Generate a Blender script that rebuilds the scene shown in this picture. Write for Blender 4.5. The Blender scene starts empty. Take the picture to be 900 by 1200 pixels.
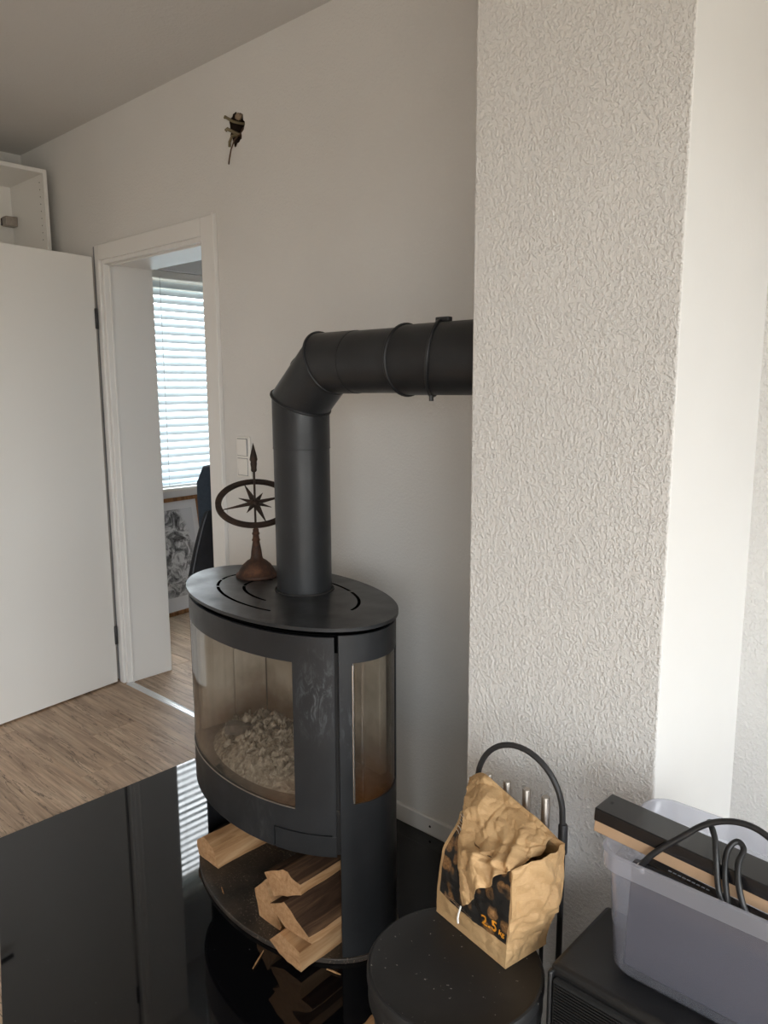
import bpy, bmesh, math, random
from mathutils import Vector, Matrix, noise
import mathutils

R = math.radians
PI = math.pi
scene = bpy.context.scene
COL = scene.collection
random.seed(7)

# ------------------------------------------------------------------ camera
cam_data = bpy.data.cameras.new('camera')
cam = bpy.data.objects.new('camera', cam_data)
COL.objects.link(cam)
YAW, PITCH, ROLL = R(42.80), R(9.0635), R(-0.2542)
fwd = Vector((-math.sin(YAW) * math.cos(PITCH), math.cos(YAW) * math.cos(PITCH), -math.sin(PITCH)))
rgt = Vector((math.cos(YAW), math.sin(YAW), 0))
upv = rgt.cross(fwd)
r2 = rgt * math.cos(ROLL) + upv * math.sin(ROLL)
u2 = -rgt * math.sin(ROLL) + upv * math.cos(ROLL)
mw = Matrix.Identity(4)
for i in range(3):
    mw[i][0] = r2[i]; mw[i][1] = u2[i]; mw[i][2] = -fwd[i]
mw[0][3], mw[1][3], mw[2][3] = 0, 0, 1.40
cam.matrix_world = mw
cam_data.sensor_fit = 'VERTICAL'
cam_data.sensor_height = 32.0
cam_data.sensor_width = 24.0
cam_data.lens = 24.0
cam_data.clip_start = 0.02
scene.camera = cam

# ------------------------------------------------------------------ world: overcast sky, dull ground below the horizon
world = bpy.data.worlds.new('sky')
scene.world = world
world.use_nodes = True
nt = world.node_tree
bg = nt.nodes['Background']
tc = nt.nodes.new('ShaderNodeTexCoord')
sx = nt.nodes.new('ShaderNodeSeparateXYZ')
mr = nt.nodes.new('ShaderNodeMapRange')
mr.inputs['From Min'].default_value = -0.04
mr.inputs['From Max'].default_value = 0.04
mx = nt.nodes.new('ShaderNodeMix'); mx.data_type = 'RGBA'
mx.inputs[6].default_value = (0.30, 0.285, 0.25, 1)
mx.inputs[7].default_value = (0.925, 0.972, 1.0, 1)
nt.links.new(tc.outputs['Generated'], sx.inputs[0])
nt.links.new(sx.outputs['Z'], mr.inputs['Value'])
nt.links.new(mr.outputs['Result'], mx.inputs[0])
nt.links.new(mx.outputs[2], bg.inputs['Color'])
bg.inputs['Strength'].default_value = 1.0

# room numbers (metres): x to the right along the stove wall, y towards that wall, z up
WX0, WX1 = -4.085, 1.55
WY0, WY1 = -4.00, 1.755
CZ = 2.56
OX0, OY0, OY1 = -4.27, 1.985, 4.40
PX0, PX1, PY = -0.9195, -0.509, 1.25          # chimney pillar
NY = 1.670                                   # wall to the right of the pillar
# window of this room (in the right wall) and of the room beyond the door (left wall)
W1Y0, W1Y1, W1Z0, W1Z1 = -0.10, 1.25, 0.10, 2.05
W3Y0, W3Y1, W3Z0, W3Z1 = -3.30, -0.55, 0.10, 2.20   # unseen window added for ambient light, further back in the right wall
W2Y0, W2Y1, W2Z0, W2Z1 = 2.20, 3.90, 0.77, 2.125

def portal(name, loc, rot, sx_, sy_):
    ld = bpy.data.lights.new(name, 'AREA'); ld.shape = 'RECTANGLE'; ld.size = sx_; ld.size_y = sy_
    ld.cycles.is_portal = True
    o = bpy.data.objects.new(name, ld); o.location = loc; o.rotation_euler = rot
    COL.objects.link(o)
portal('window_portal', (WX1 + 0.20, (W1Y0 + W1Y1) / 2, (W1Z0 + W1Z1) / 2), (0, R(90), 0), W1Z1 - W1Z0, W1Y1 - W1Y0)
portal('window_portal', (WX1 + 0.20, (W3Y0 + W3Y1) / 2, (W3Z0 + W3Z1) / 2), (0, R(90), 0), W3Z1 - W3Z0, W3Y1 - W3Y0)
portal('window_portal', (OX0 - 0.24, (W2Y0 + W2Y1) / 2, (W2Z0 + W2Z1) / 2), (0, R(-90), 0), W2Z1 - W2Z0, W2Y1 - W2Y0)

scene.view_settings.view_transform = 'Standard'
scene.view_settings.look = 'None'
scene.view_settings.gamma = 1.0
scene.view_settings.use_curve_mapping = False
scene.view_settings.exposure = 3.62
scene.cycles.max_bounces = 12
scene.cycles.diffuse_bounces = 8
scene.cycles.transparent_max_bounces = 24

# ------------------------------------------------------------------ materials
def srgb(r, g, b):
    f = lambda c: c / 12.92 if c <= 0.04045 else ((c + 0.055) / 1.055) ** 2.4
    return (f(r / 255), f(g / 255), f(b / 255), 1)

class NG:
    def __init__(s, name):
        s.m = bpy.data.materials.new(name); s.m.use_nodes = True
        s.t = s.m.node_tree; s.p = s.t.nodes['Principled BSDF']; s.out = s.t.nodes['Material Output']
    def n(s, t, **kw):
        x = s.t.nodes.new(t)
        for k, v in kw.items(): setattr(x, k, v)
        return x
    def l(s, a, b): s.t.links.new(a, b)
    def coord(s, kind='Object', scale=(1, 1, 1), loc=None):
        c = s.n('ShaderNodeTexCoord'); mp = s.n('ShaderNodeMapping')
        mp.inputs['Scale'].default_value = scale
        if loc: mp.inputs['Location'].default_value = loc
        s.l(c.outputs[kind], mp.inputs['Vector'])
        return mp.outputs['Vector']
    def noise(s, vec, scale, detail=4, rough=0.5, dist=0):
        x = s.n('ShaderNodeTexNoise'); x.inputs['Scale'].default_value = scale
        x.inputs['Detail'].default_value = detail; x.inputs['Roughness'].default_value = rough
        x.inputs['Distortion'].default_value = dist
        s.l(vec, x.inputs['Vector']); return x.outputs['Fac']
    def ramp(s, fac, stops, interp='LINEAR'):
        x = s.n('ShaderNodeValToRGB'); cr = x.color_ramp; cr.interpolation = interp
        while len(cr.elements) < len(stops): cr.elements.new(0.5)
        for e, (p, c) in zip(cr.elements, stops):
            e.position = p; e.color = c if len(c) == 4 else (*c, 1)
        s.l(fac, x.inputs['Fac']); return x.outputs['Color']
    def mix(s, fac, a, b, mode='MIX'):
        x = s.n('ShaderNodeMix'); x.data_type = 'RGBA'; x.blend_type = mode
        for sock, v in ((x.inputs[0], fac), (x.inputs[6], a), (x.inputs[7], b)):
            if hasattr(v, 'is_linked'): s.l(v, sock)
            else: sock.default_value = v
        return x.outputs[2]
    def math(s, op, a, b=0.0):
        x = s.n('ShaderNodeMath', operation=op)
        for sock, v in ((x.inputs[0], a), (x.inputs[1], b)):
            if hasattr(v, 'is_linked'): s.l(v, sock)
            else: sock.default_value = v
        return x.outputs[0]
    def schlick(s, f0=0.04):
        # surface reflectance that is the same from both sides of a thin sheet
        lw = s.n('ShaderNodeLayerWeight'); lw.inputs['Blend'].default_value = 0.5
        return s.math('ADD', s.math('MULTIPLY', s.math('POWER', lw.outputs['Facing'], 5.0), 1 - f0), f0)
    def bump(s, h, strength=0.3, dist=0.002):
        x = s.n('ShaderNodeBump'); x.inputs['Strength'].default_value = strength
        x.inputs['Distance'].default_value = dist
        s.l(h, x.inputs['Height']); s.l(x.outputs['Normal'], s.p.inputs['Normal']); return x
    def set(s, color=None, rough=None, metal=None, spec=None):
        for k, v in (('Base Color', color), ('Roughness', rough), ('Metallic', metal), ('Specular IOR Level', spec)):
            if v is None: continue
            if hasattr(v, 'is_linked'): s.l(v, s.p.inputs[k])
            else: s.p.inputs[k].default_value = v
        return s
M = {}
W4 = lambda v: (v, v, v, 1)

def plain(name, color, rough=0.5, metal=0.0, spec=0.5, var=0.0, vscale=30, bump=0.0, bscale=200):
    g = NG(name); v = g.coord()
    if var:
        f = g.noise(v, vscale, 5)
        c0 = tuple(max(0, c * (1 - var)) for c in color[:3]) + (1,)
        c1 = tuple(min(1, c * (1 + var)) for c in color[:3]) + (1,)
        g.set(color=g.ramp(f, [(0.3, c0), (0.7, c1)]))
    else: g.set(color=color)
    g.set(rough=rough, metal=metal, spec=spec)
    if bump: g.bump(g.noise(v, bscale, 3), bump, 0.001)
    M[name] = g.m
    return g.m

def wall_mat(name, color, strength, scale, dist=0.004):
    g = NG(name); v = g.coord()
    # chip / trowelled roughcast: short lumps of plaster
    vv = g.noise(g.coord(scale=(1.0, 1.0, 0.85)), scale, 2.5, 0.55, 0.25)
    lump = g.ramp(vv, [(0.44, W4(0)), (0.64, W4(1))])
    fine = g.noise(v, scale * 3.1, 3)
    h = g.mix(0.22, lump, fine)
    big = g.noise(v, 2.2, 3)
    c0 = tuple(c * 0.955 for c in color[:3]) + (1,)
    g.set(color=g.ramp(big, [(0.3, c0), (0.7, color)]), rough=0.9, spec=0.2)
    g.bump(h, strength, dist)
    M[name] = g.m
wall_mat('roughcast', (0.75, 0.74, 0.72, 1), 0.68, 178, 0.0034)
wall_mat('chip_wall', (0.745, 0.735, 0.715, 1), 0.45, 130, 0.0016)
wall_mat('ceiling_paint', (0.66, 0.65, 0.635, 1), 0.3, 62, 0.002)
wall_mat('smooth_plaster', (0.78, 0.775, 0.76, 1), 0.12, 60, 0.001)
wall_mat('far_wall', (0.80, 0.80, 0.80, 1), 0.2, 70, 0.001)

# laminate planks: grain runs along local X, each plank shifted by its own random number
def plank_mat():
    g = NG('laminate'); tcn = g.n('ShaderNodeTexCoord'); oi = g.n('ShaderNodeObjectInfo')
    add = g.n('ShaderNodeVectorMath', operation='ADD')
    mul = g.n('ShaderNodeVectorMath', operation='SCALE'); mul.inputs['Scale'].default_value = 37.0
    cmb = g.n('ShaderNodeCombineXYZ')
    for i in range(3): g.l(oi.outputs['Random'], cmb.inputs[i])
    g.l(cmb.outputs[0], mul.inputs[0]); g.l(tcn.outputs['Object'], add.inputs[0]); g.l(mul.outputs[0], add.inputs[1])
    def mp(sc):
        m_ = g.n('ShaderNodeMapping'); m_.inputs['Scale'].default_value = sc
        g.l(add.outputs[0], m_.inputs['Vector']); return m_.outputs['Vector']
    broad = g.noise(mp((1.1, 7.0, 1)), 2.2, 5, 0.6, 0.6)
    grain = g.noise(mp((1.5, 34.0, 1)), 2.0, 7, 0.62, 0.6)
    crack = g.noise(mp((0.55, 8.0, 1)), 2.4, 5, 0.6, 1.0)
    c = g.ramp(broad, [(0.28, srgb(150, 122, 96)), (0.5, srgb(186, 158, 130)), (0.74, srgb(212, 188, 160))])
    c = g.mix(g.ramp(grain, [(0.33, W4(0.6)), (0.6, W4(0.0))]), c, srgb(112, 88, 68))
    c = g.mix(g.ramp(crack, [(0.488, W4(0)), (0.5, W4(0.85)), (0.512, W4(0))]), c, srgb(66, 48, 36))
    hv = g.n('ShaderNodeHueSaturation'); hv.inputs['Saturation'].default_value = 0.93
    val = g.n('ShaderNodeMapRange'); val.inputs['To Min'].default_value = 1.02; val.inputs['To Max'].default_value = 1.28
    g.l(oi.outputs['Random'], val.inputs['Value']); g.l(val.outputs[0], hv.inputs['Value']); g.l(c, hv.inputs['Color'])
    g.set(color=hv.outputs['Color'], rough=0.42, spec=0.45)
    g.bump(grain, 0.25, 0.0006)
    M['laminate'] = g.m
plank_mat()

plain('white_lacquer', (0.80, 0.785, 0.755, 1), 0.32, spec=0.5)
plain('white_trim', (0.80, 0.79, 0.77, 1), 0.38)
plain('white_plastic', (0.82, 0.80, 0.76, 1), 0.35)
plain('dark_gap', (0.03, 0.03, 0.03, 1), 0.8)
plain('aluminium', (0.72, 0.73, 0.75, 1), 0.32, metal=1.0, var=0.06, vscale=60)
plain('steel', (0.42, 0.38, 0.34, 1), 0.46, metal=1.0, var=0.1, vscale=80)
plain('dark_metal', (0.035, 0.035, 0.037, 1), 0.45, metal=0.3)
plain('chrome', (0.7, 0.7, 0.7, 1), 0.2, metal=1.0)

def stove_mat(name, base, rough, smear=None):
    g = NG(name); v = g.coord()
    f = g.noise(v, 9, 5)
    c = g.ramp(f, [(0.3, tuple(x * 0.85 for x in base) + (1,)), (0.7, tuple(x * 1.2 for x in base) + (1,))])
    dust = g.ramp(g.noise(v, 420, 2), [(0.70, W4(0)), (0.78, W4(0.35))])
    c = g.mix(dust, c, (0.22, 0.22, 0.21, 1))
    if smear:
        for (loc, rad, tint, amt) in smear:
            d = g.n('ShaderNodeVectorMath', operation='DISTANCE')
            mpv = g.coord(scale=(1, 1, 0.55)); g.l(mpv, d.inputs[0]); d.inputs[1].default_value = (loc[0], loc[1], loc[2] * 0.55)
            near = g.ramp(g.math('DIVIDE', d.outputs['Value'], rad), [(0.0, W4(1)), (1.0, W4(0))])
            st = g.ramp(g.noise(g.coord(scale=(1.6, 1.6, 0.6)), 26, 7, 0.7, 1.4), [(0.5, W4(0)), (0.72, W4(1))])
            k = g.math('MULTIPLY', g.math('MULTIPLY', near, st), amt)
            c = g.mix(k, c, tint)
    rr = g.ramp(g.noise(v, 14, 4), [(0.3, W4(rough - 0.06)), (0.7, W4(rough + 0.08))])
    g.set(color=c, rough=rr, spec=0.36)
    g.bump(g.noise(v, 900, 2), 0.12, 0.0004)
    M[name] = g.m
stove_mat('stove_steel', (0.021, 0.022, 0.024), 0.40, [((0.315, -0.125, 0.69), 0.075, (0.42, 0.44, 0.46, 1), 0.30), ((0.372, -0.05, 0.60), 0.05, (0.35, 0.36, 0.38, 1), 0.4), ((0.15, -0.19, 0.35), 0.10, (0.16, 0.16, 0.16, 1), 0.3)])
stove_mat('stove_top_steel', (0.026, 0.027, 0.029), 0.34)
stove_mat('pipe_steel', (0.021, 0.022, 0.024), 0.38)
stove_mat('pipe_steel_wide', (0.017, 0.0175, 0.019), 0.44)
plain('stove_inside', (0.020, 0.018, 0.017, 1), 0.85)
plain('soot', (0.003, 0.003, 0.003, 1), 1.0, spec=0.0)  # near black: shade of the top plate slots put into the colour

def base_dusty():
    g = NG('dusty_base'); v = g.coord()
    n1 = g.noise(v, 9, 6, 0.65)
    c = g.ramp(n1, [(0.35, (0.022, 0.019, 0.017, 1)), (0.7, (0.075, 0.058, 0.045, 1))])
    crumbs = g.ramp(g.noise(v, 150, 3, 0.6), [(0.59, W4(0)), (0.66, W4(1))])
    zone = g.ramp(g.noise(v, 7, 3), [(0.42, W4(0)), (0.6, W4(0.8))])
    c = g.mix(g.math('MULTIPLY', crumbs, zone), c, (0.36, 0.27, 0.19, 1))
    g.set(color=c, rough=0.45)
    g.bump(crumbs, 0.5, 0.001)
    M['dusty_base'] = g.m
base_dusty()

def firebrick():
    g = NG('firebrick'); v = g.coord()
    n1 = g.noise(v, 6, 6, 0.6)
    c = g.ramp(n1, [(0.3, srgb(140, 132, 119)), (0.7, srgb(184, 175, 161))])
    sp = g.n('ShaderNodeSeparateXYZ'); tcn = g.n('ShaderNodeTexCoord'); g.l(tcn.outputs['Object'], sp.inputs[0])
    # soot and tar baked in low on the brick
    zz = g.math('ADD', sp.outputs['Z'], g.math('MULTIPLY', g.math('SUBTRACT', n1, 0.5), 0.22))
    k = g.ramp(g.math('MULTIPLY', g.math('SUBTRACT', zz, 0.42), 4.5), [(0.0, W4(0.8)), (0.6, W4(0.0))])
    c = g.mix(k, c, srgb(92, 60, 34))
    g.set(color=c, rough=0.95, spec=0.1)
    g.bump(g.noise(v, 160, 3), 0.3, 0.001)
    M['firebrick'] = g.m
firebrick()

def stove_glass():
    g = NG('sooty_glass')
    t = g.t; t.nodes.remove(g.p)
    fres = g.schlick(0.045)
    tr = g.n('ShaderNodeBsdfTransparent'); tr.inputs['Color'].default_value = (0.95, 0.94, 0.925, 1)
    gl = g.n('ShaderNodeBsdfGlossy'); gl.inputs['Roughness'].default_value = 0.05
    gl.inputs['Color'].default_value = (0.9, 0.9, 0.9, 1)
    m1 = g.n('ShaderNodeMixShader'); g.l(fres, m1.inputs[0]); g.l(tr.outputs[0], m1.inputs[1]); g.l(gl.outputs[0], m1.inputs[2])
    # film of ash and tar on the pane
    v = g.coord(); n1 = g.noise(v, 7, 6, 0.62)
    streak = g.noise(g.coord(scale=(26, 26, 1.4)), 1.5, 5, 0.6)
    sp = g.n('ShaderNodeSeparateXYZ'); tcn = g.n('ShaderNodeTexCoord'); g.l(tcn.outputs['Object'], sp.inputs[0])
    zz = g.math('SUBTRACT', sp.outputs['Z'], 0.40)
    xx = g.math('MULTIPLY', g.math('ABSOLUTE', sp.outputs['X']), 0.5)
    low = g.math('ADD', g.math('SUBTRACT', zz, xx), g.math('MULTIPLY', g.math('SUBTRACT', n1, 0.5), 0.16))
    tar = g.ramp(g.math('ADD', g.math('MULTIPLY', low, 4.2), 0.62), [(0.0, W4(1)), (0.55, W4(0.0))])
    col = g.mix(tar, srgb(148, 139, 125), srgb(120, 78, 42))
    df = g.n('ShaderNodeBsdfDiffuse'); g.l(col, df.inputs['Color'])
    tl = g.n('ShaderNodeBsdfTranslucent'); g.l(col, tl.inputs['Color'])
    m0 = g.n('ShaderNodeMixShader'); m0.inputs[0].default_value = 0.3
    g.l(df.outputs[0], m0.inputs[1]); g.l(tl.outputs[0], m0.inputs[2])
    film = g.math('ADD', g.ramp(streak, [(0.45, W4(0.05)), (0.8, W4(0.16))]), g.math('MULTIPLY', tar, 0.22))
    m2 = g.n('ShaderNodeMixShader'); g.l(film, m2.inputs[0]); g.l(m1.outputs[0], m2.inputs[1]); g.l(m0.outputs[0], m2.inputs[2])
    g.l(m2.outputs[0], g.out.inputs['Surface'])
    M['sooty_glass'] = g.m
stove_glass()

def clear_pane():
    g = NG('window_glass'); g.t.nodes.remove(g.p)
    fres = g.schlick(0.02)
    tr = g.n('ShaderNodeBsdfTransparent'); gl = g.n('ShaderNodeBsdfGlossy'); gl.inputs['Roughness'].default_value = 0.02
    m1 = g.n('ShaderNodeMixShader'); g.l(fres, m1.inputs[0]); g.l(tr.outputs[0], m1.inputs[1]); g.l(gl.outputs[0], m1.inputs[2])
    g.l(m1.outputs[0], g.out.inputs['Surface']); M['window_glass'] = g.m
clear_pane()

def hearth():
    g = NG('black_glass'); v = g.coord()
    specks = g.ramp(g.noise(v, 130, 1.5), [(0.775, W4(0)), (0.80, W4(1))])
    c = g.mix(g.math('MULTIPLY', specks, 0.7), (0.004, 0.004, 0.005, 1), (0.25, 0.25, 0.25, 1))
    film = g.ramp(g.noise(v, 5, 5), [(0.35, W4(0.025)), (0.75, W4(0.06))])
    g.set(color=c, rough=film, spec=0.5)
    g.p.inputs['IOR'].default_value = 1.5
    M['black_glass'] = g.m
hearth()

def slat_mat():
    g = NG('blind_slat'); g.t.nodes.remove(g.p)
    df = g.n('ShaderNodeBsdfDiffuse'); df.inputs['Color'].default_value = (0.76, 0.85, 0.90, 1)
    tl = g.n('ShaderNodeBsdfTranslucent'); tl.inputs['Color'].default_value = (0.80, 0.90, 0.95, 1)
    m0 = g.n('ShaderNodeMixShader'); m0.inputs[0].default_value = 0.07
    g.l(df.outputs[0], m0.inputs[1]); g.l(tl.outputs[0], m0.inputs[2])
    g.l(m0.outputs[0], g.out.inputs['Surface']); M['blind_slat'] = g.m
slat_mat()

def rust():
    g = NG('rusty_iron'); v = g.coord()
    n1 = g.noise(v, 30, 6, 0.65)
    c = g.ramp(n1, [(0.3, srgb(40, 29, 23)), (0.5, srgb(70, 45, 32)), (0.72, srgb(104, 66, 43))])
    g.set(color=c, rough=0.72, metal=0.2); g.bump(g.noise(v, 180, 4), 0.5, 0.001)
    M['rusty_iron'] = g.m
    g = NG('dark_iron'); v = g.coord()
    c = g.ramp(g.noise(v, 40, 5), [(0.3, srgb(28, 22, 19)), (0.75, srgb(66, 48, 38))])
    g.set(color=c, rough=0.65, metal=0.3); g.bump(g.noise(v, 180, 4), 0.4, 0.001)
    M['dark_iron'] = g.m
rust()

def wood(name, c0, c1, c2, along):
    g = NG(name)
    sc = [16, 16, 16]; sc[along] = 1.4
    v = g.coord(scale=tuple(sc)); f = g.noise(v, 2.4, 7, 0.62, 0.7)
    c = g.ramp(f, [(0.28, c0), (0.5, c1), (0.72, c2)])
    g.set(color=c, rough=0.8, spec=0.2); g.bump(f, 0.5, 0.003); M[name] = g.m
wood('split_wood', srgb(132, 94, 60), srgb(178, 138, 98), srgb(206, 170, 130), 1)
wood('bark', srgb(38, 28, 22), srgb(78, 58, 44), srgb(128, 98, 72), 1)
wood('oak_frame', srgb(98, 66, 40), srgb(138, 98, 64), srgb(160, 118, 80), 2)
def endgrain():
    g = NG('end_grain'); v = g.coord()
    f = g.noise(v, 70, 6, 0.7); f2 = g.noise(v, 12, 4)
    c = g.ramp(f, [(0.25, srgb(150, 110, 74)), (0.6, srgb(196, 156, 116)), (0.8, srgb(214, 180, 144))])
    c = g.mix(g.ramp(f2, [(0.35, W4(0.45)), (0.6, W4(0))]), c, srgb(142, 102, 68))
    g.set(color=c, rough=0.9, spec=0.15); g.bump(f, 0.4, 0.002); M['end_grain'] = g.m
endgrain()

def ash():
    g = NG('ash'); v = g.coord()
    f = g.noise(v, 55, 7, 0.7, 0.8)
    c = g.ramp(f, [(0.3, srgb(70, 61, 52)), (0.45, srgb(132, 121, 107)), (0.66, srgb(190, 180, 164))])
    g.set(color=c, rough=0.95, spec=0.1); g.bump(f, 0.8, 0.004); M['ash'] = g.m
    g = NG('charcoal'); v = g.coord(); f = g.noise(v, 60, 5)
    g.set(color=g.ramp(f, [(0.3, (0.02, 0.018, 0.016, 1)), (0.75, (0.12, 0.10, 0.085, 1))]), rough=0.9)
    g.bump(f, 0.6, 0.003); M['charcoal'] = g.m
ash()

def kraft():
    g = NG('kraft_paper'); v = g.coord()
    f = g.noise(v, 14, 5); fib = g.noise(g.coord(scale=(1, 1, 5)), 160, 3)
    c = g.ramp(f, [(0.3, srgb(172, 138, 97)), (0.7, srgb(200, 166, 122))])
    c = g.mix(0.12, c, g.ramp(fib, [(0.3, srgb(150, 112, 70)), (0.7, srgb(220, 184, 136))]))
    g.set(color=c, rough=0.62, spec=0.3); g.bump(g.noise(v, 60, 4), 0.25, 0.002); M['kraft_paper'] = g.m
    # black print with pictures of wood-wool balls
    g = NG('bag_print'); v = g.coord()
    vo = g.n('ShaderNodeTexVoronoi'); vo.feature = 'F1'; vo.inputs['Scale'].default_value = 32
    dis = g.coord(scale=(1.25, 0.0, 1.0)); g.l(dis, vo.inputs['Vector'])
    n2 = g.noise(v, 90, 5, 0.7)
    d = g.math('ADD', vo.outputs['Distance'], g.math('MULTIPLY', g.math('SUBTRACT', n2, 0.5), 0.22))
    blob = g.ramp(d, [(0.40, W4(1)), (0.47, W4(0))])
    where = g.ramp(g.noise(v, 13, 2), [(0.36, W4(0)), (0.42, W4(1))])
    fib2 = g.noise(v, 240, 4, 0.7)
    ball = g.ramp(fib2, [(0.3, srgb(84, 58, 36)), (0.55, srgb(148, 110, 70)), (0.75, srgb(186, 146, 98))])
    ball = g.mix(g.ramp(vo.outputs['Distance'], [(0.1, W4(0)), (0.45, W4(0.55))]), ball, srgb(60, 40, 26))
    c = g.mix(g.math('MULTIPLY', blob, where), (0.018, 0.017, 0.016, 1), ball)
    g.set(color=c, rough=0.5, spec=0.35); M['bag_print'] = g.m
kraft()
plain('print_orange', srgb(226, 150, 40), 0.55)
plain('print_white', srgb(205, 200, 190), 0.55)
plain('thread_white', srgb(228, 226, 220), 0.8)

plain('bin_black', (0.011, 0.011, 0.0115, 1), 0.50, var=0.25, vscale=25, bump=0.15, bscale=300)
def bin_lid():
    g = NG('bin_lid'); v = g.coord()
    sc = g.ramp(g.noise(v, 140, 2), [(0.72, W4(0)), (0.77, W4(1))])
    scr = g.ramp(g.noise(g.coord(scale=(1, 4, 1)), 22, 6, 0.7, 2.0), [(0.66, W4(0)), (0.74, W4(0.25))])
    c = g.mix(sc, g.mix(scr, (0.013, 0.013, 0.0135, 1), (0.05, 0.05, 0.05, 1)), (0.30, 0.28, 0.25, 1))
    g.set(color=c, rough=0.5, spec=0.5); g.bump(g.noise(v, 260, 3), 0.15, 0.0006); M['bin_lid'] = g.m
bin_lid()
plain('speaker_vinyl', (0.009, 0.009, 0.0095, 1), 0.45, bump=0.3, bscale=420)
plain('speaker_cloth', (0.010, 0.010, 0.010, 1), 0.9)
plain('cable_rubber', (0.010, 0.010, 0.011, 1), 0.42)
plain('gloss_black', (0.008, 0.008, 0.009, 1), 0.25)
plain('box_card', srgb(176, 146, 116), 0.75, var=0.06)
plain('grey_panel', srgb(66, 65, 76), 0.4, var=0.05, vscale=8)
plain('chair_fabric', srgb(48, 58, 70), 0.9, var=0.15, vscale=60)
plain('jacket_cloth', srgb(26, 27, 32), 0.9, var=0.3, vscale=20)
plain('piping_grey', srgb(130, 134, 140), 0.8)
plain('jacket_piping', srgb(96, 100, 106), 0.8)
plain('paper_white', srgb(222, 222, 224), 0.7)
plain('hole_plaster', srgb(44, 30, 23), 0.95, var=0.4, vscale=60, bump=0.6, bscale=120)
plain('hole_rim', srgb(150, 132, 112), 0.95, var=0.15, vscale=90, bump=0.6, bscale=160)
plain('wire_brown', srgb(80, 58, 40), 0.6)
plain('wire_pale', srgb(120, 108, 82), 0.6)

def drawing():
    g = NG('pencil_drawing'); v = g.coord()
    n1 = g.noise(v, 11, 8, 0.72, 1.2); n2 = g.noise(v, 4.0, 3)
    d = g.n('ShaderNodeVectorMath', operation='DISTANCE')
    g.l(g.coord(scale=(1.35, 0, 0.75)), d.inputs[0]); d.inputs[1].default_value = (0.0, 0, 0.30)
    inside = g.ramp(g.math('ADD', d.outputs['Value'], g.math('MULTIPLY', g.math('SUBTRACT', n2, 0.5), 0.18)), [(0.20, W4(1)), (0.25, W4(0))])
    ink = g.ramp(n1, [(0.36, srgb(40, 40, 42)), (0.47, srgb(130, 130, 132)), (0.56, srgb(215, 215, 216))])
    g.set(color=g.mix(inside, srgb(205, 206, 210), ink), rough=0.5); M['pencil_drawing'] = g.m
drawing()

def tub_plastic(name, milky):
    g = NG(name); g.t.nodes.remove(g.p)
    tr = g.n('ShaderNodeBsdfTransparent'); tr.inputs['Color'].default_value = (0.90, 0.91, 0.95, 1)
    gl = g.n('ShaderNodeBsdfGlossy'); gl.inputs['Roughness'].default_value = 0.12
    fr = g.schlick(0.03)
    df = g.n('ShaderNodeBsdfDiffuse'); df.inputs['Color'].default_value = (0.86, 0.88, 0.97, 1)
    tl = g.n('ShaderNodeBsdfTranslucent'); tl.inputs['Color'].default_value = (0.88, 0.90, 0.98, 1)
    m0 = g.n('ShaderNodeMixShader'); m0.inputs[0].default_value = 0.55
    g.l(df.outputs[0], m0.inputs[1]); g.l(tl.outputs[0], m0.inputs[2])
    m1 = g.n('ShaderNodeMixShader'); m1.inputs[0].default_value = milky
    g.l(tr.outputs[0], m1.inputs[1]); g.l(m0.outputs[0], m1.inputs[2])
    m2 = g.n('ShaderNodeMixShader'); g.l(fr, m2.inputs[0]); g.l(m1.outputs[0], m2.inputs[1]); g.l(gl.outputs[0], m2.inputs[2])
    g.l(m2.outputs[0], g.out.inputs['Surface']); M[name] = g.m
tub_plastic('tub_plastic', 0.12)
tub_plastic('tub_rim_plastic', 0.30)

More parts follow.
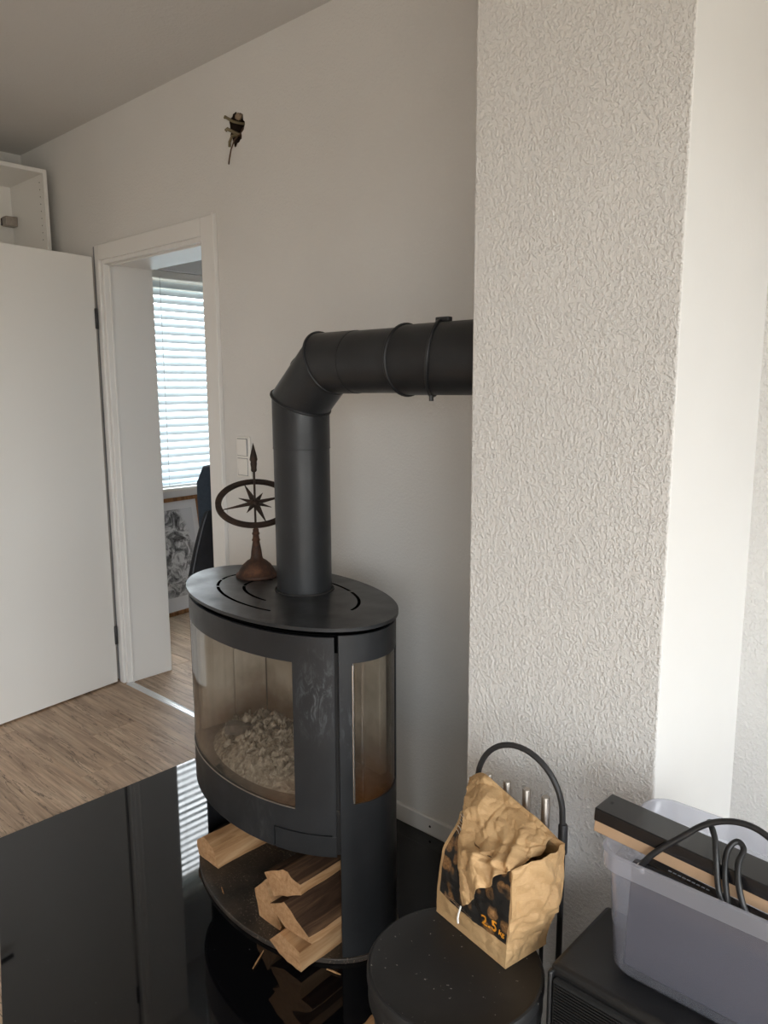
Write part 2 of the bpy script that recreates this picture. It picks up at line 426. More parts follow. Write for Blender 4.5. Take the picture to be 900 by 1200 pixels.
# ------------------------------------------------------------------ mesh helpers
class MB:
    def __init__(s): s.v = []; s.f = []; s.mi = []
    def add(s, vs, fs, mi=0):
        o = len(s.v); s.v += [tuple(v) for v in vs]
        for f in fs: s.f.append(tuple(i + o for i in f)); s.mi.append(mi)
        return s
    def box(s, x0, x1, y0, y1, z0, z1, mi=0):
        return s.add([(x0, y0, z0), (x1, y0, z0), (x1, y1, z0), (x0, y1, z0), (x0, y0, z1), (x1, y0, z1), (x1, y1, z1), (x0, y1, z1)],
                     [(0, 3, 2, 1), (4, 5, 6, 7), (0, 1, 5, 4), (1, 2, 6, 5), (2, 3, 7, 6), (3, 0, 4, 7)], mi)
    def lathe(s, prof, seg=32, cx=0, cy=0, mi=0, cap0=True, cap1=True):
        vs = []; fs = []; n = len(prof)
        for (r, z) in prof:
            for k in range(seg):
                a = 2 * PI * k / seg; vs.append((cx + r * math.cos(a), cy + r * math.sin(a), z))
        for i in range(n - 1):
            for k in range(seg):
                k2 = (k + 1) % seg
                fs.append((i * seg + k, i * seg + k2, (i + 1) * seg + k2, (i + 1) * seg + k))
        if cap0: fs.append(tuple(range(seg - 1, -1, -1)))
        if cap1: fs.append(tuple((n - 1) * seg + k for k in range(seg)))
        return s.add(vs, fs, mi)
    def tube(s, pts, rad, seg=10, mi=0, caps=True, closed=False):
        pts = [Vector(p) for p in pts]; n = len(pts)
        rads = rad if isinstance(rad, (list, tuple)) else [rad] * n
        vs = []; fs = []; ref = None
        for i, p in enumerate(pts):
            if closed: a, b = pts[i - 1], pts[(i + 1) % n]
            else: a, b = pts[max(0, i - 1)], pts[min(n - 1, i + 1)]
            t = (b - a).normalized()
            if ref is None: ref = t.orthogonal().normalized()
            ref = (ref - t * ref.dot(t))
            ref = ref.normalized() if ref.length > 1e-6 else t.orthogonal().normalized()
            bn = t.cross(ref)
            for k in range(seg):
                an = 2 * PI * k / seg; vs.append(p + (ref * math.cos(an) + bn * math.sin(an)) * rads[i])
        m = n if closed else n - 1
        for i in range(m):
            j = (i + 1) % n
            for k in range(seg):
                k2 = (k + 1) % seg; fs.append((i * seg + k, i * seg + k2, j * seg + k2, j * seg + k))
        if caps and not closed:
            fs.append(tuple(range(seg - 1, -1, -1))); fs.append(tuple((n - 1) * seg + k for k in range(seg)))
        return s.add(vs, fs, mi)
    def prism(s, poly, z0, z1, mi=0):
        n = len(poly)
        return s.add([(x, y, z0) for x, y in poly] + [(x, y, z1) for x, y in poly],
                     [tuple(range(n - 1, -1, -1)), tuple(range(n, 2 * n))] + [(i, (i + 1) % n, n + (i + 1) % n, n + i) for i in range(n)], mi)
    def grid(s, P, mi=0, flip=False):
        nr, nc = len(P), len(P[0]); vs = [p for row in P for p in row]; fs = []
        for i in range(nr - 1):
            for j in range(nc - 1):
                q = (i * nc + j, i * nc + j + 1, (i + 1) * nc + j + 1, (i + 1) * nc + j)
                fs.append(q[::-1] if flip else q)
        return s.add(vs, fs, mi)
    def xform(s, mat):
        s.v = [tuple(mat @ Vector(v)) for v in s.v]; return s
    def mesh(s, name, mats, smooth=None):
        me = bpy.data.meshes.new(name); me.from_pydata(s.v, [], s.f); me.validate()
        mats = mats if isinstance(mats, (list, tuple)) else [mats]
        for m in mats: me.materials.append(M[m])
        if len(mats) > 1 and len(me.polygons) == len(s.mi): me.polygons.foreach_set('material_index', s.mi)
        if smooth is not None:
            me.polygons.foreach_set('use_smooth', [True] * len(me.polygons)); me.set_sharp_from_angle(angle=R(smooth))
        me.update(); return me
    def build(s, name, mats, parent=None, smooth=None, bevel=0, solid=0, loc=None, rot=None, bseg=2, fix=False):
        me = s.mesh(name, mats, smooth)
        if fix:
            b = bmesh.new(); b.from_mesh(me); bmesh.ops.recalc_face_normals(b, faces=b.faces[:]); b.to_mesh(me); b.free()
        o = bpy.data.objects.new(name, me); COL.objects.link(o)
        if parent: o.parent = parent
        if loc: o.location = loc
        if rot: o.rotation_euler = rot
        if solid:
            md = o.modifiers.new('solid', 'SOLIDIFY'); md.thickness = solid; md.offset = -1
        if bevel:
            md = o.modifiers.new('bevel', 'BEVEL'); md.width = bevel; md.segments = bseg; md.limit_method = 'ANGLE'; md.angle_limit = R(40)
            me.polygons.foreach_set('use_smooth', [True] * len(me.polygons)); me.set_sharp_from_angle(angle=R(40))
            md.harden_normals = False
        return o

def tag(o, label=None, cat=None, group=None, kind=None):
    for k, v in (('label', label), ('category', cat), ('group', group), ('kind', kind)):
        if v: o[k] = v
    return o
def thing(name, label, cat, loc=(0, 0, 0), rotz=0, group=None, kind=None):
    o = bpy.data.objects.new(name, None); COL.objects.link(o); o.location = loc; o.rotation_euler = (0, 0, rotz)
    o.empty_display_size = 0.05
    return tag(o, label, cat, group, kind)
def struct(o, label=None, cat=None): return tag(o, label, cat, kind='structure')

# ------------------------------------------------------------------ the setting
# floor with its planks
fl = MB().box(WX0 - 0.5, WX1 + 0.25, WY0 - 0.25, OY1 + 0.1, -0.06, -0.0085).build('floor', 'dark_gap')
struct(fl, 'brown oak laminate floor running through the doorway', 'floor')
PL, PW, PT = 1.286, 0.193, 0.008
def plank_mesh(L):
    c = 0.0013
    mb = MB(); y0, y1 = 0.0002, PW - 0.0002; x0, x1 = 0.0002, L - 0.0002
    vs = [(x0, y0, -PT), (x1, y0, -PT), (x1, y1, -PT), (x0, y1, -PT), (x0, y0, -c), (x1, y0, -c), (x1, y1, -c), (x0, y1, -c),
          (x0 + c, y0 + c, 0), (x1 - c, y0 + c, 0), (x1 - c, y1 - c, 0), (x0 + c, y1 - c, 0)]
    fs = [(0, 3, 2, 1), (8, 9, 10, 11)]
    for a in range(4):
        b = (a + 1) % 4; fs += [(a, b, 4 + b, 4 + a), (4 + a, 4 + b, 8 + b, 8 + a)]
    return mb.add(vs, fs).mesh('plank', 'laminate')
pm = plank_mesh(PL); cut_cache = {}
row = 0; y = WY1 - 0.005 - math.floor((WY1 - WY0) / PW) * PW
while y < OY1 - PW:
    xa, xb = (WX0, WX1) if y + PW < WY1 + 0.15 else (OX0, -0.9)
    x = xa - [0.30, 0.85, 0.08, 0.62, 0.40][row % 5] * PL
    while x < xb:
        a, b = max(x, xa), min(x + PL, xb)
        if b - a > 0.04:
            if abs((b - a) - PL) < 1e-4: me = pm
            else:
                key = round(b - a, 4)
                me = cut_cache.setdefault(key, None) or plank_mesh(b - a); cut_cache[key] = me
            o = bpy.data.objects.new('plank', me); COL.objects.link(o); o.parent = fl; o.location = (a, y, 0)
        x += PL
    y += PW; row += 1

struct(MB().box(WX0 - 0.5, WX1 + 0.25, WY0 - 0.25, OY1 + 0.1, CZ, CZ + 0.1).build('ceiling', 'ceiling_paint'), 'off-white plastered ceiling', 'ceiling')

# door opening numbers
DX0, DX1, DZ = -3.345, -2.535, 1.972        # rough opening of the lining
HOLE = (-2.318, 2.306)                      # centre of the cable hole in the back wall
hx0, hx1, hz0, hz1 = HOLE[0] - 0.06, HOLE[0] + 0.06, HOLE[1] - 0.08, HOLE[1] + 0.08
wb = MB()
yb = OY0
def wseg(x0, x1, z0, z1): wb.box(x0, x1, WY1, yb, z0, z1)
wseg(WX0 - 0.3, DX0 - 0.03, 0, CZ)
wseg(DX0 - 0.03, DX1 + 0.03, DZ + 0.03, CZ)
wseg(DX1 + 0.03, hx0, 0, CZ)
wseg(hx0, hx1, 0, hz0); wseg(hx0, hx1, hz1, CZ)
wseg(hx1, PX0 + 0.05, 0, CZ)
wb.box(hx0, hx1, WY1 + 0.10, yb, hz0, hz1)
# ragged hole: wall skin from the square cell to a broken outline, then the recess behind it
ca_ = math.atan2(0.08, 0.06)
angs = sorted([2 * PI * k / 40 + 0.013 for k in range(40)] + [ca_, PI - ca_, PI + ca_, 2 * PI - ca_]); NHP = len(angs); ring_o = []; ring_i = []; ring_b = []
for a in angs:
    ca, sa = math.cos(a), math.sin(a)
    q = max(abs(ca) / 0.06, abs(sa) / 0.08); ring_o.append((HOLE[0] + ca / q, WY1, HOLE[1] + sa / q))
    rr = 1 + 0.12 * math.sin(3 * a + 0.6) + 0.09 * math.sin(7 * a + 2) + 0.06 * math.sin(13 * a)
    px, pz = HOLE[0] + 0.040 * rr * ca, HOLE[1] + 0.052 * rr * sa
    ring_i.append((px, WY1, pz)); ring_b.append((HOLE[0] + (px - HOLE[0]) * 0.85, WY1 + 0.06, HOLE[1] + (pz - HOLE[1]) * 0.85))
wb.add(ring_o + ring_i, [(k, (k + 1) % NHP, NHP + (k + 1) % NHP, NHP + k) for k in range(NHP)])
wb.add(ring_i + ring_b, [(k, (k + 1) % NHP, NHP + (k + 1) % NHP, NHP + k) for k in range(NHP)], 1)
wb.add(ring_b, [tuple(range(NHP))], 1)
struct(wb.build('wall_back', ['chip_wall', 'hole_plaster']), 'off-white wallpapered wall behind the stove with doorway', 'wall')
struct(MB().box(WX0 - 0.3, WX0, WY0, WY1, 0, CZ).build('wall_left', 'chip_wall'), 'off-white wall behind the open cabinet', 'wall')
pil = MB().box(PX0, PX1, PY, OY0 - 0.02, 0, CZ); pil.mi[3] = 1
struct(pil.build('wall_chimney', ['roughcast', 'smooth_plaster'], bevel=0.004), 'white roughcast chimney pillar receiving the flue pipe', 'wall')
struct(MB().box(PX1 - 0.02, WX1 + 0.1, NY, OY0, 0, CZ).build('wall_niche', 'roughcast'), 'white roughcast wall beyond the chimney pillar', 'wall')
wre = MB().box(WX0 - 0.3, WX1 + 0.25, WY0 - 0.25, WY0, 0, CZ)
struct(wre.build('wall_rear', 'chip_wall'), 'off-white wall opposite the stove', 'wall')
wr = MB()
for (a, b, c, d) in ((WY0, W3Y0, 0, CZ), (W3Y0, W3Y1, 0, W3Z0), (W3Y0, W3Y1, W3Z1, CZ), (W3Y1, W1Y0, 0, CZ), (W1Y1, NY, 0, CZ), (W1Y0, W1Y1, 0, W1Z0), (W1Y0, W1Y1, W1Z1, CZ)): wr.box(WX1, WX1 + 0.25, a, b, c, d)
struct(wr.build('wall_right', 'roughcast'), 'white wall with the wide daylight window', 'wall')
wf = MB()
for (a, b, c, d) in ((OY0 - 0.1, W2Y0, 0, CZ), (W2Y1, OY1, 0, CZ), (W2Y0, W2Y1, 0, W2Z0), (W2Y0, W2Y1, W2Z1, CZ)): wf.box(OX0 - 0.30, OX0, a, b, c, d)
struct(wf.build('wall_far_left', 'far_wall'), 'white window wall of the room beyond the doorway', 'wall')
struct(MB().box(OX0 - 0.3, WX1, OY1, OY1 + 0.1, 0, CZ).build('wall_far_back', 'far_wall'), 'white end wall of the room beyond the doorway', 'wall')
struct(MB().box(-0.9, -0.8, OY0, OY1, 0, CZ).build('wall_far_right', 'far_wall'), 'white side wall of the room beyond the doorway', 'wall')

# baseboards
bb = MB(); bb.box(DX1 + 0.1, PX0, WY1 - 0.014, WY1, 0, 0.062); 
bo = bb.build('baseboard_back', 'white_trim', bevel=0.004); struct(bo, 'white baseboard along the wall behind the stove', 'baseboard')
for x in (-1.95, -1.42): MB().lathe([(0.004, 0), (0.004, 0.0012), (0.002, 0.0016)], 12).build('screw', 'dark_gap', bo, loc=(x, WY1 - 0.014, 0.034), rot=(R(90), 0, 0))
struct(MB().box(PX1, WX1, NY - 0.014, NY, 0, 0.062).build('baseboard_niche', 'white_trim', bevel=0.004), 'white baseboard of the wall beyond the chimney pillar', 'baseboard')

# windows
def window(name, label, x_in, x_pane, y0, y1, z0, z1, nsash, sgn, zb=None):
    w = thing(name, label, 'window', ((x_in + x_pane) / 2, (y0 + y1) / 2, z0), kind='structure')
    ox, oy, oz = w.location
    def part(nm, mat, *b, bev=0.004, par=w):
        mb = MB().box(b[0] - ox, b[1] - ox, b[2] - oy, b[3] - oy, b[4] - oz, b[5] - oz); return mb.build(nm, mat, par, bevel=bev)
    xa, xb = x_pane - 0.035, x_pane + 0.035; fw = 0.055
    part('window_frame', 'white_plastic', xa, xb, y0, y0 + fw, z0, z1); part('window_frame', 'white_plastic', xa, xb, y1 - fw, y1, z0, z1)
    part('window_frame', 'white_plastic', xa, xb, y0 + fw, y1 - fw, z1 - fw, z1); part('window_frame', 'white_plastic', xa, xb, y0 + fw, y1 - fw, z0, z0 + fw)
    st = (y1 - y0 - 2 * fw) / nsash
    for i in range(nsash):
        a, b = y0 + fw + i * st, y0 + fw + (i + 1) * st; sw = 0.05
        for q in ((a, a + sw, z0 + fw, z1 - fw), (b - sw, b, z0 + fw, z1 - fw), (a + sw, b - sw, z1 - fw - sw, z1 - fw), (a + sw, b - sw, z0 + fw, z0 + fw + sw)):
            part('sash', 'white_plastic', x_pane - 0.028, x_pane + 0.028, *q)
        part('pane', 'window_glass', x_pane - 0.003, x_pane + 0.003, a + sw, b - sw, z0 + fw + sw, z1 - fw - sw, bev=0)
    part('window_sill', 'white_plastic', min(x_in - 0.03 * sgn, x_pane - 0.03 * sgn * -1), max(x_in - 0.03 * sgn, x_pane + 0.03 * sgn), y0, y1, z0 - 0.001, z0 + 0.02)
    return w
window('window_1', 'wide white framed window with three sashes beside the pillar', WX1, WX1 + 0.15, W1Y0, W1Y1, W1Z0, W1Z1, 3, 1)
window('window_2', 'white framed window seen through the doorway behind the blind', OX0, OX0 - 0.15, W2Y0, W2Y1, W2Z0, W2Z1, 1, -1)

window('window_3', 'white framed window further back in the daylight wall', WX1, WX1 + 0.15, W3Y0, W3Y1, W3Z0, W3Z1, 2, 1)
# venetian blind in the far room
bl = thing('venetian_blind', 'lowered white venetian blind glowing with daylight beyond the doorway', 'blind', (OX0 - 0.055, (W2Y0 + W2Y1) / 2, W2Z0))
HB = W2Z1 - W2Z0; LB = (W2Y1 - W2Y0) - 0.03
sm = MB(); prof = []
for k in range(7):
    u = -0.5 + k / 6; prof.append((u * 0.052, 0.005 * (1 - 4 * u * u)))
P = [[(px, yy, pz) for px, pz in prof] for yy in (-LB / 2, LB / 2)]
slat = sm.grid(P).mesh('slat', 'blind_slat', 60)
pitch = 0.0475; zs = 0.04
while zs < HB - 0.06:
    o = bpy.data.objects.new('slat', slat); COL.objects.link(o); o.parent = bl; o.location = (0, 0, zs); o.rotation_euler = (0, R(56), 0)
    zs += pitch
MB().box(-0.03, 0.03, -LB / 2, LB / 2, HB - 0.045, HB - 0.002).build('head_rail', 'white_plastic', bl, bevel=0.003)
MB().box(-0.025, 0.025, -LB / 2, LB / 2, 0.021, 0.033).build('bottom_rail', 'aluminium', bl, bevel=0.003)
for yy in (-0.42, -0.10, 0.11, 0.45): MB().tube([(0.036, yy, 0.028), (0.036, yy, HB - 0.04)], 0.0011, 5).build('cord', 'piping_grey', bl)

# door lining, casings, threshold
tr = thing('trim_1', 'white door frame around the open doorway', 'door frame', ((DX0 + DX1) / 2, WY1, 0), kind='structure')
cxm = (DX0 + DX1) / 2
JX0, JX1, JZ = -3.317, -2.560, 1.955
def tpart(nm, x0, x1, y0, y1, z0, z1, mat='white_trim', bev=0.003): return MB().box(x0 - cxm, x1 - cxm, y0 - WY1, y1 - WY1, z0, z1).build(nm, mat, tr, bevel=bev)
yf = WY1 - 0.014
tpart('jamb', JX0 - 0.028, JX0, WY1, OY0 + 0.012, 0, JZ + 0.028); tpart('jamb', JX1, JX1 + 0.028, WY1, OY0 + 0.012, 0, JZ + 0.028)
tpart('jamb_head', JX0, JX1, WY1, OY0 + 0.012, JZ, JZ + 0.028)
# rebated casings on this side: set back 14 mm from the lining edge so the leaf can close into them
tpart('casing', JX0 - 0.052, JX0 - 0.016, yf, WY1, 0, JZ + 0.083); tpart('hinge_rebate', JX0 - 0.083, JX0 - 0.052, yf + 0.011, WY1, 0, JZ + 0.083, 'piping_grey'); tpart('casing', JX1 + 0.016, JX1 + 0.090, yf, WY1, 0, JZ + 0.083)  # grey strip by the hinges: the gap's shade put into its colour
tpart('casing', JX0 - 0.016, JX1 + 0.016, yf, WY1, JZ + 0.016, JZ + 0.083)
tpart('casing_edge', JX1 + 0.090, JX1 + 0.104, yf - 0.004, WY1, 0, JZ + 0.088); 
tpart('seal', JX0, JX0 + 0.008, WY1 + 0.022, WY1 + 0.032, 0, JZ, 'white_trim', 0.002); tpart('seal', JX1 - 0.008, JX1, WY1 + 0.022, WY1 + 0.032, 0, JZ, 'white_trim', 0.002)
tpart('seal', JX0, JX1, WY1 + 0.022, WY1 + 0.032, JZ - 0.008, JZ, 'white_trim', 0.002)
for yy in (OY0, ):
    tpart('casing', JX0 - 0.083, JX0 - 0.002, yy, yy + 0.012, 0, JZ + 0.083); tpart('casing', JX1 + 0.002, JX1 + 0.083, yy, yy + 0.012, 0, JZ + 0.083); tpart('casing', JX0 - 0.002, JX1 + 0.002, yy, yy + 0.012, JZ + 0.002, JZ + 0.083)
th = MB(); pr = [(0.0, 0.0), (0.004, 0.0035), (0.010, 0.0035), (0.011, 0.0026), (0.013, 0.0026), (0.014, 0.004), (0.022, 0.004), (0.023, 0.003), (0.025, 0.003), (0.026, 0.004), (0.034, 0.0035), (0.040, 0.0)]
th.grid([[(xx, WY1 - 0.012 + py, pz) for py, pz in pr] for xx in (JX0 + 0.0, JX1 - 0.0)], flip=True)
struct(th.build('trim_2', 'aluminium', smooth=30), 'ribbed aluminium threshold strip in the doorway', 'threshold')

# door leaf, opened into the room
dr = thing('door_1', 'flat white door leaf standing open', 'door', (-3.362, 1.738, 0.0), R(8.4), kind='structure')
MB().box(-0.040, 0.0, -0.862, -0.013, 0.008, 1.988).build('leaf', 'white_lacquer', dr, bevel=0.002)
MB().box(-0.038, -0.016, -0.013, -0.002, 0.02, 1.975).build('rebate', 'piping_grey', dr, bevel=0.001)  # greyed so the shade of the hinge gap sits in its colour
for z in (0.24, 1.72):
    MB().lathe([(0.006, z - 0.045), (0.0075, z - 0.043), (0.0075, z + 0.043), (0.006, z + 0.045)], 12, 0.003, -0.010).build('hinge', 'dark_metal', dr, smooth=40)
for sgn, x in ((1, 0.0), (-1, -0.040)):
    h = MB(); h.lathe([(0.024, 0), (0.026, 0.002), (0.026, 0.007), (0.023, 0.009)], 24)
    h.xform(Matrix.Translation((x, -0.80, 1.03)) @ Matrix.Rotation(R(90 * sgn), 4, 'Y')); rose = h.build('handle_rose', 'dark_metal', dr, smooth=40)
    pts = [(x, -0.80, 1.03), (x + sgn * 0.035, -0.80, 1.03), (x + sgn * 0.047, -0.797, 1.03), (x + sgn * 0.052, -0.785, 1.03), (x + sgn * 0.052, -0.66, 1.03)]
    MB().tube(pts, 0.0095, 12).build('handle_lever', 'dark_metal', dr, smooth=50)
    k = MB(); k.lathe([(0.024, 0), (0.026, 0.002), (0.026, 0.007), (0.023, 0.009)], 24)
    k.xform(Matrix.Translation((x, -0.80, 0.95)) @ Matrix.Rotation(R(90 * sgn), 4, 'Y')); k.build('key_rose', 'dark_metal', dr, smooth=40)

# black glass hearth plate on the floor
HZ = 0.008
poly = [(-2.41, 1.738), (-2.41, 0.80), (-1.35, 0.418), (0.25, 0.418), (0.25, NY - 0.02), (PX1 + 0.006, NY - 0.02), (PX1 + 0.006, PY - 0.008), (PX0 - 0.006, PY - 0.008), (PX0 - 0.006, 1.738)]
hp = MB().prism(poly, 0.0, HZ).build('hearth_plate', 'black_glass', bevel=0.0015, fix=True)
tag(hp, 'large mirror-black glass hearth plate lying under the stove', 'hearth plate')

# ------------------------------------------------------------------ stove
SA, SB = 0.381, 0.2145
st = thing('wood_stove', 'black oval wood stove with curved sooty glass door', 'stove', (-1.562, 1.295, HZ), R(-7.1))
def el(t, a=SA, b=SB): t = R(t); return (a * math.cos(t), b * math.sin(t))
def shell(ts, zs, keep, off_o=0.0, off_i=-0.006):
    """curved sheet on the oval: cells of the (angle, height) grid that keep() accepts"""
    mb = MB(); nt_, nz = len(ts), len(zs)
    idx = {}
    def vid(layer, i, j):
        k = (layer, i, j)
        if k not in idx:
            o = off_o if layer == 0 else off_i
            x, y = el(ts[i], SA + o, SB + o); idx[k] = len(mb.v); mb.v.append((x, y, zs[j]))
        return idx[k]
    K = {(i, j) for i in range(nt_ - 1) for j in range(nz - 1) if keep((ts[i] + ts[i + 1]) / 2, (zs[j] + zs[j + 1]) / 2)}
    def face(*q): mb.f.append(q); mb.mi.append(0)
    for (i, j) in K:
        o = [vid(0, i, j), vid(0, i + 1, j), vid(0, i + 1, j + 1), vid(0, i, j + 1)]
        n = [vid(1, i, j), vid(1, i + 1, j), vid(1, i + 1, j + 1), vid(1, i, j + 1)]
        face(*o); face(*n[::-1])
        if (i, j - 1) not in K: face(o[1], o[0], n[0], n[1])
        if (i, j + 1) not in K: face(o[3], o[2], n[2], n[3])
        if (i - 1, j) not in K: face(o[0], o[3], n[3], n[0])
        if (i + 1, j) not in K: face(o[2], o[1], n[1], n[2])
    return mb
def span(a, b, step): n = max(1, round((b - a) / step)); return [a + (b - a) * k / n for k in range(n + 1)]
def merge(*ls): 
    out = sorted(set(round(x, 4) for l in ls for x in l)); return out
def ellipse_plate(a, b, z0, z1, seg=96): return MB().prism([(a * math.cos(2 * PI * k / seg), b * math.sin(2 * PI * k / seg)) for k in range(seg)], z0, z1)
ellipse_plate(SA + 0.004, SB + 0.004, 0, 0.014).build('base_plate', 'dusty_base', st, bevel=0.002, smooth=40)
# side and back jacket with the two side windows, standing on the base as two columns
WT0, WT1, WZ0, WZ1 = -15.5, 29.0, 0.417, 0.768
ts = merge(span(-23.5, WT0, 4), span(WT0, WT1, 4), span(WT1, 180 - WT1, 5), span(180 - WT1, 180 - WT0, 4), span(180 - WT0, 203.5, 4), [52, 128])
zz = [0.014, 0.287, WZ0, WZ1, 0.836]
def kj(t, z):
    if WT0 < t < WT1 and WZ0 < z < WZ1: return False
    if z < 0.287 and 52 < t < 128: return False
    return True
shell(ts, zz, kj).build('side_jacket', 'stove_steel', st, smooth=35, bevel=0.0012)
# door with glass opening and the small ash flap at its lower right corner
GT0, GT1, GZ0, GZ1 = -136.0, -46.5, 0.400, 0.766
FT0, FT1, FZ = -57.5, -28.0, 0.337
ts = merge(span(-156.5, GT0, 4), span(GT0, GT1, 3), span(GT1, -25.6, 3), [FT0, FT0 + 0.5, FT1])
zz = [0.284, FZ, FZ + 0.003, GZ0, GZ1, 0.832]
def kd(t, z):
    if GT0 < t < GT1 and GZ0 < z < GZ1: return False
    if FT0 < t < FT0 + 0.5 and z < FZ: return False
    if FT0 < t < FT1 and FZ < z < FZ + 0.003: return False
    if t > FT0 + 0.5 and t < FT1 + 3 and z < FZ: return False
    return True
door = shell(ts, zz, kd, 0.001, -0.008).build('fire_door', 'stove_steel', st, smooth=35, bevel=0.0012)
shell(span(FT0 + 0.5, -25.6, 3), [0.284, FZ], lambda t, z: True, 0.0008, -0.008).build('handle_flap', 'stove_steel', door, smooth=35, bevel=0.001)
shell(span(GT0 - 1.5, GT1 + 1.5, 2), [GZ0 - 0.004, GZ1 + 0.004], lambda t, z: True, -0.0015, -0.0055).build('door_glass', 'sooty_glass', door, smooth=60)
lip = [(*el(t, SA + 0.0015, SB + 0.0015), GZ0 - 0.0005) for t in span(GT0, GT1, 3)]
MB().tube(lip, 0.0016, 6).build('glass_trim', 'steel', door, smooth=60)
for a, b in ((WT0, WT1),):
    shell(span(a - 1.5, b + 1.5, 3), [WZ0 - 0.006, WZ1 + 0.006], lambda t, z: True, -0.003, -0.007).build('side_glass', 'sooty_glass', st, smooth=60)
    e = a if a < 90 else b
    MB().tube([(*el(e, SA - 0.0005, SB - 0.0005), WZ0 + 0.004), (*el(e, SA - 0.0005, SB - 0.0005), WZ1 - 0.004)], 0.0030, 8).build('glass_trim', 'chrome', st, smooth=60)
# inner structure
ellipse_plate(SA - 0.010, SB - 0.010, 0.284, 0.296).build('body_floor', 'stove_inside', st)
ellipse_plate(SA - 0.010, SB - 0.010, 0.388, 0.400).build('fire_floor', 'charcoal', st)
ellipse_plate(SA - 0.016, SB - 0.016, 0.790, 0.834).build('neck', 'soot', st, smooth=40)  # black neck: shade below the slots put into its colour
for t0, t1 in ((-30, -19), (199, 210)):
    shell(span(t0, t1, 3), [0.29, 0.79], lambda t, z: True, -0.012, -0.020).build('door_post', 'stove_inside', st, smooth=40)
shell(span(-156, -24, 4), [0.296, 0.396], lambda t, z: True, -0.010, -0.014).build('front_apron', 'stove_inside', st, smooth=40)
# firebrick lining: back and two short returns
for x0, x1 in ((-0.275, -0.0925), (-0.0905, 0.0905), (0.0925, 0.275)):
    MB().box(x0, x1, 0.098, 0.123, 0.400, 0.788).build('firebrick', 'firebrick', st, bevel=0.003)
for y0_, y1_ in ((-0.120, -0.013), (-0.011, 0.097)):
    MB().box(-0.300, -0.276, y0_, y1_, 0.400, 0.788).build('firebrick', 'firebrick', st, bevel=0.003)
MB().box(-0.26, 0.26, -0.10, 0.097, 0.770, 0.788).build('baffle', 'firebrick', st, bevel=0.003)
shell(span(40, 140, 5), [0.40, 0.79], lambda t, z: True, -0.012, -0.016).build('inner_back', 'stove_inside', st, smooth=40)
# top plate with curved slots
ss = [0.13, 0.30, 0.392, 0.422, 0.55, 0.655, 0.685, 0.85, 1.0]
tt = span(0, 360, 2.5)
def slot(sv, t):
    t %= 360
    if 0.655 < sv < 0.685: return any(a < t < b for a, b in ((152, 204), (207, 228), (231, 300), (10, 62), (65, 110)))
    if 0.392 < sv < 0.422: return any(a < t < b for a, b in ((150, 215), (218, 285)))
    return False
tp = MB(); TA, TB, TZ0, TZ1 = SA + 0.006, SB + 0.006, 0.8465, 0.855
n_t = len(tt) - 1
def ring(s_, z):
    out = []
    for t in tt[:-1]:
        q = s_
        for lo, hi in ((0.392, 0.422), (0.655, 0.685)):              # slots keep one width all the way round
            if s_ in (lo, hi):
                k = TA * TB / math.hypot(TB * math.cos(R(t)), TA * math.sin(R(t)))
                q = (lo + hi) / 2 + math.copysign(0.0042 / k, s_ - (lo + hi) / 2)
        out.append((TA * q * math.cos(R(t)), TB * q * math.sin(R(t)), z))
    return out
vs = [p for s_ in ss for p in ring(s_, TZ1)] + [p for s_ in ss for p in ring(s_, TZ0)]
off = len(ss) * n_t; fs = []; slot_faces = []
keep = {(i, k): not slot((ss[i] + ss[i + 1]) / 2, (tt[k] + tt[k + 1]) / 2) for i in range(len(ss) - 1) for k in range(n_t)}
for (i, k), ok in keep.items():
    if not ok: continue
    k2 = (k + 1) % n_t; a, b, c, d = i * n_t + k, (i + 1) * n_t + k, (i + 1) * n_t + k2, i * n_t + k2
    fs.append((a, b, c, d)); fs.append((off + d, off + c, off + b, off + a))
    for (nb, e0, e1) in (((i - 1, k), d, a), ((i + 1, k), b, c), ((i, (k - 1) % n_t), a, b), ((i, k2), c, d)):
        if not keep.get(nb, False):
            if nb in keep: slot_faces.append((e1, e0, off + e0, off + e1))      # slot walls, near black to paint in the slots' shade
            else: fs.append((e1, e0, off + e0, off + e1))
fs.append(tuple(range(n_t - 1, -1, -1))[::-1]); fs.append(tuple(off + k for k in range(n_t))[::-1])
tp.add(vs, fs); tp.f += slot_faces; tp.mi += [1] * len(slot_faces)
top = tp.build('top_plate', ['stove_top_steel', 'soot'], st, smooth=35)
# lower edge screw seen under the door
MB().lathe([(0.004, 0.278), (0.004, 0.285)], 10, -0.10, -0.190).build('screw', 'dark_metal', st)

# ------------------------------------------------------------------ flue pipe
PR = 0.0745
fpx, fpy = -1.545, 1.348
fp = thing('flue_pipe', 'black steel flue pipe bending from the stove into the pillar', 'pipe', (fpx, fpy, HZ + 0.855))
z0 = HZ + 0.855
def Lp(x, z): return Vector((x - fpx, 0, z - z0))
ZH = 1.466
A0, A1, A2, A3, A4 = Lp(fpx, z0), Lp(fpx, 1.248), Lp(fpx, 1.368), Lp(-1.438, ZH), Lp(-1.332, ZH)
A5, A6, A7 = Lp(-1.172, ZH), Lp(-1.150, ZH), Lp(PX0 + 0.02, ZH)
def mitre_ring(c, n, t, r, seg=40):
    """ring of a tube running along t, cut by the plane through c with normal n"""
    ey = Vector((0, 1, 0)); ex = ey.cross(t).normalized(); out = []
    for k in range(seg):
        a = 2 * PI * k / seg; p = ex * math.cos(a) * r + ey * math.sin(a) * r
        out.append(c + p - t * (p.dot(n) / t.dot(n)))
    return out
